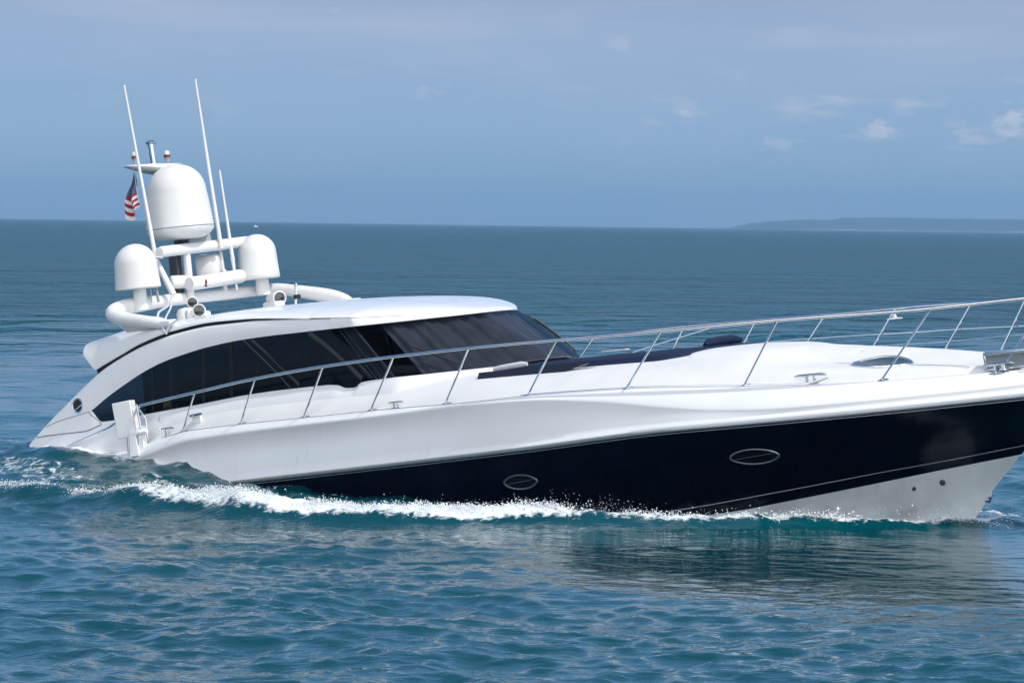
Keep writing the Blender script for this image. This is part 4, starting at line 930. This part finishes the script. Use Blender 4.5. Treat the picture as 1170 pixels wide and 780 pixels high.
# ---- foam: clumps of froth and thrown droplets on the bow wave and along the hull
def octa():
    v = np.array([(1, 0, 0), (-1, 0, 0), (0, 1, 0), (0, -1, 0), (0, 0, 1), (0, 0, -1)], float)
    f = [(0, 2, 4), (2, 1, 4), (1, 3, 4), (3, 0, 4), (2, 0, 5), (1, 2, 5), (3, 1, 5), (0, 3, 5)]
    cache = {}; V = list(map(tuple, v)); F = []
    def mid(a, c):
        k = (min(a, c), max(a, c))
        if k not in cache:
            p = Vector(V[a]) + Vector(V[c]); V.append(tuple(p.normalized())); cache[k] = len(V) - 1
        return cache[k]
    for a, c, d in f:
        x, y, z = mid(a, c), mid(c, d), mid(d, a); F += [(a, x, z), (x, c, y), (z, y, d), (x, y, z)]
    return np.array(V), np.array(F)
OV, OF = octa()
OV6, OF8 = OV[:6], np.array([(0, 2, 4), (2, 1, 4), (1, 3, 4), (3, 0, 4), (2, 0, 5), (1, 2, 5), (3, 1, 5), (0, 3, 5)])
def to_world(al, st):
    c, s = math.cos(YAW), math.sin(YAW); return BO.x + al*c + st*s, BO.y + al*s - st*c
def blobs(name, al, st, up, r, label, OV=OV6, OF=OF8):
    X, Y = to_world(al, st); Z, xd, yd, _, _ = water_height(X, Y, np.full_like(X, .05), False)
    n = len(X); sc_ = rng.uniform(.6, 1.3, (n, 1, 3))*r[:, None, None]
    ctr = np.stack([X + xd, Y + yd, Z + up], -1)[:, None, :]
    jit = 1 + rng.normal(0, .18, (n, len(OV), 1))
    co = (OV[None]*jit*sc_ + ctr).reshape(-1, 3); F = (OF[None] + (np.arange(n)*len(OV))[:, None, None]).reshape(-1, 3)
    me = bpy.data.meshes.new(name); me.vertices.add(len(co)); me.vertices.foreach_set('co', co.ravel().astype(np.float32))
    me.loops.add(F.size); me.loops.foreach_set('vertex_index', F.ravel().astype(np.int32)); me.polygons.add(len(F))
    me.polygons.foreach_set('loop_start', np.arange(0, F.size, 3, dtype=np.int32)); me.polygons.foreach_set('loop_total', np.full(len(F), 3, np.int32)); me.polygons.foreach_set('use_smooth', np.ones(len(F), bool)); me.update(calc_edges=True)
    me.materials.append(M['foam']); o = bpy.data.objects.new(name, me); COL.objects.link(o); o['kind'] = 'stuff'; o['label'] = label; return o
M['foam'] = mat('froth', (.80, .84, .86), .6)
n = 60000; al = rng.uniform(-4.0, 7.5, n); cy = np.interp(al, crest_x, crest_y)
dens = fbm(al*1.1, al*0 + 2, 91, 3)*.7 + fbm(al*4, cy*2, 92, 3)*.6; wgt = np.interp(al, [-4, -2, 0, 3, 4.4, 5.5, 7.5], [.1, .35, 1, 1, .7, .35, .35]); keep = rng.random(n) < np.clip((dens - .50)*3.2, 0, 1)*wgt
al, cy = al[keep], cy[keep]; n = len(al)
blobs('foam', al, cy + rng.normal(-.03, .10, n), np.abs(rng.normal(0, .032, n))*np.clip(.4 + 1.2*fbm(al*2.5, cy*3, 95, 3), .3, 1.6) - .012, rng.gamma(2.0, .0020, n) + .0014, 'white froth heaped along the bow wave')
n = 1500; al = np.concatenate([rng.normal(7.35, .25, 500), rng.normal(4.3, .35, 350), rng.uniform(0, 7, 650)]); cy = np.interp(al, crest_x, crest_y)
upd = np.concatenate([np.abs(rng.normal(0, .10, 500)), np.abs(rng.normal(0, .08, 350)), np.abs(rng.normal(0, .05, 650))])
blobs('spray', al, cy + rng.normal(0, .14, n), upd, rng.gamma(2, .0013, n) + .001, 'droplets thrown up from the bow wave')
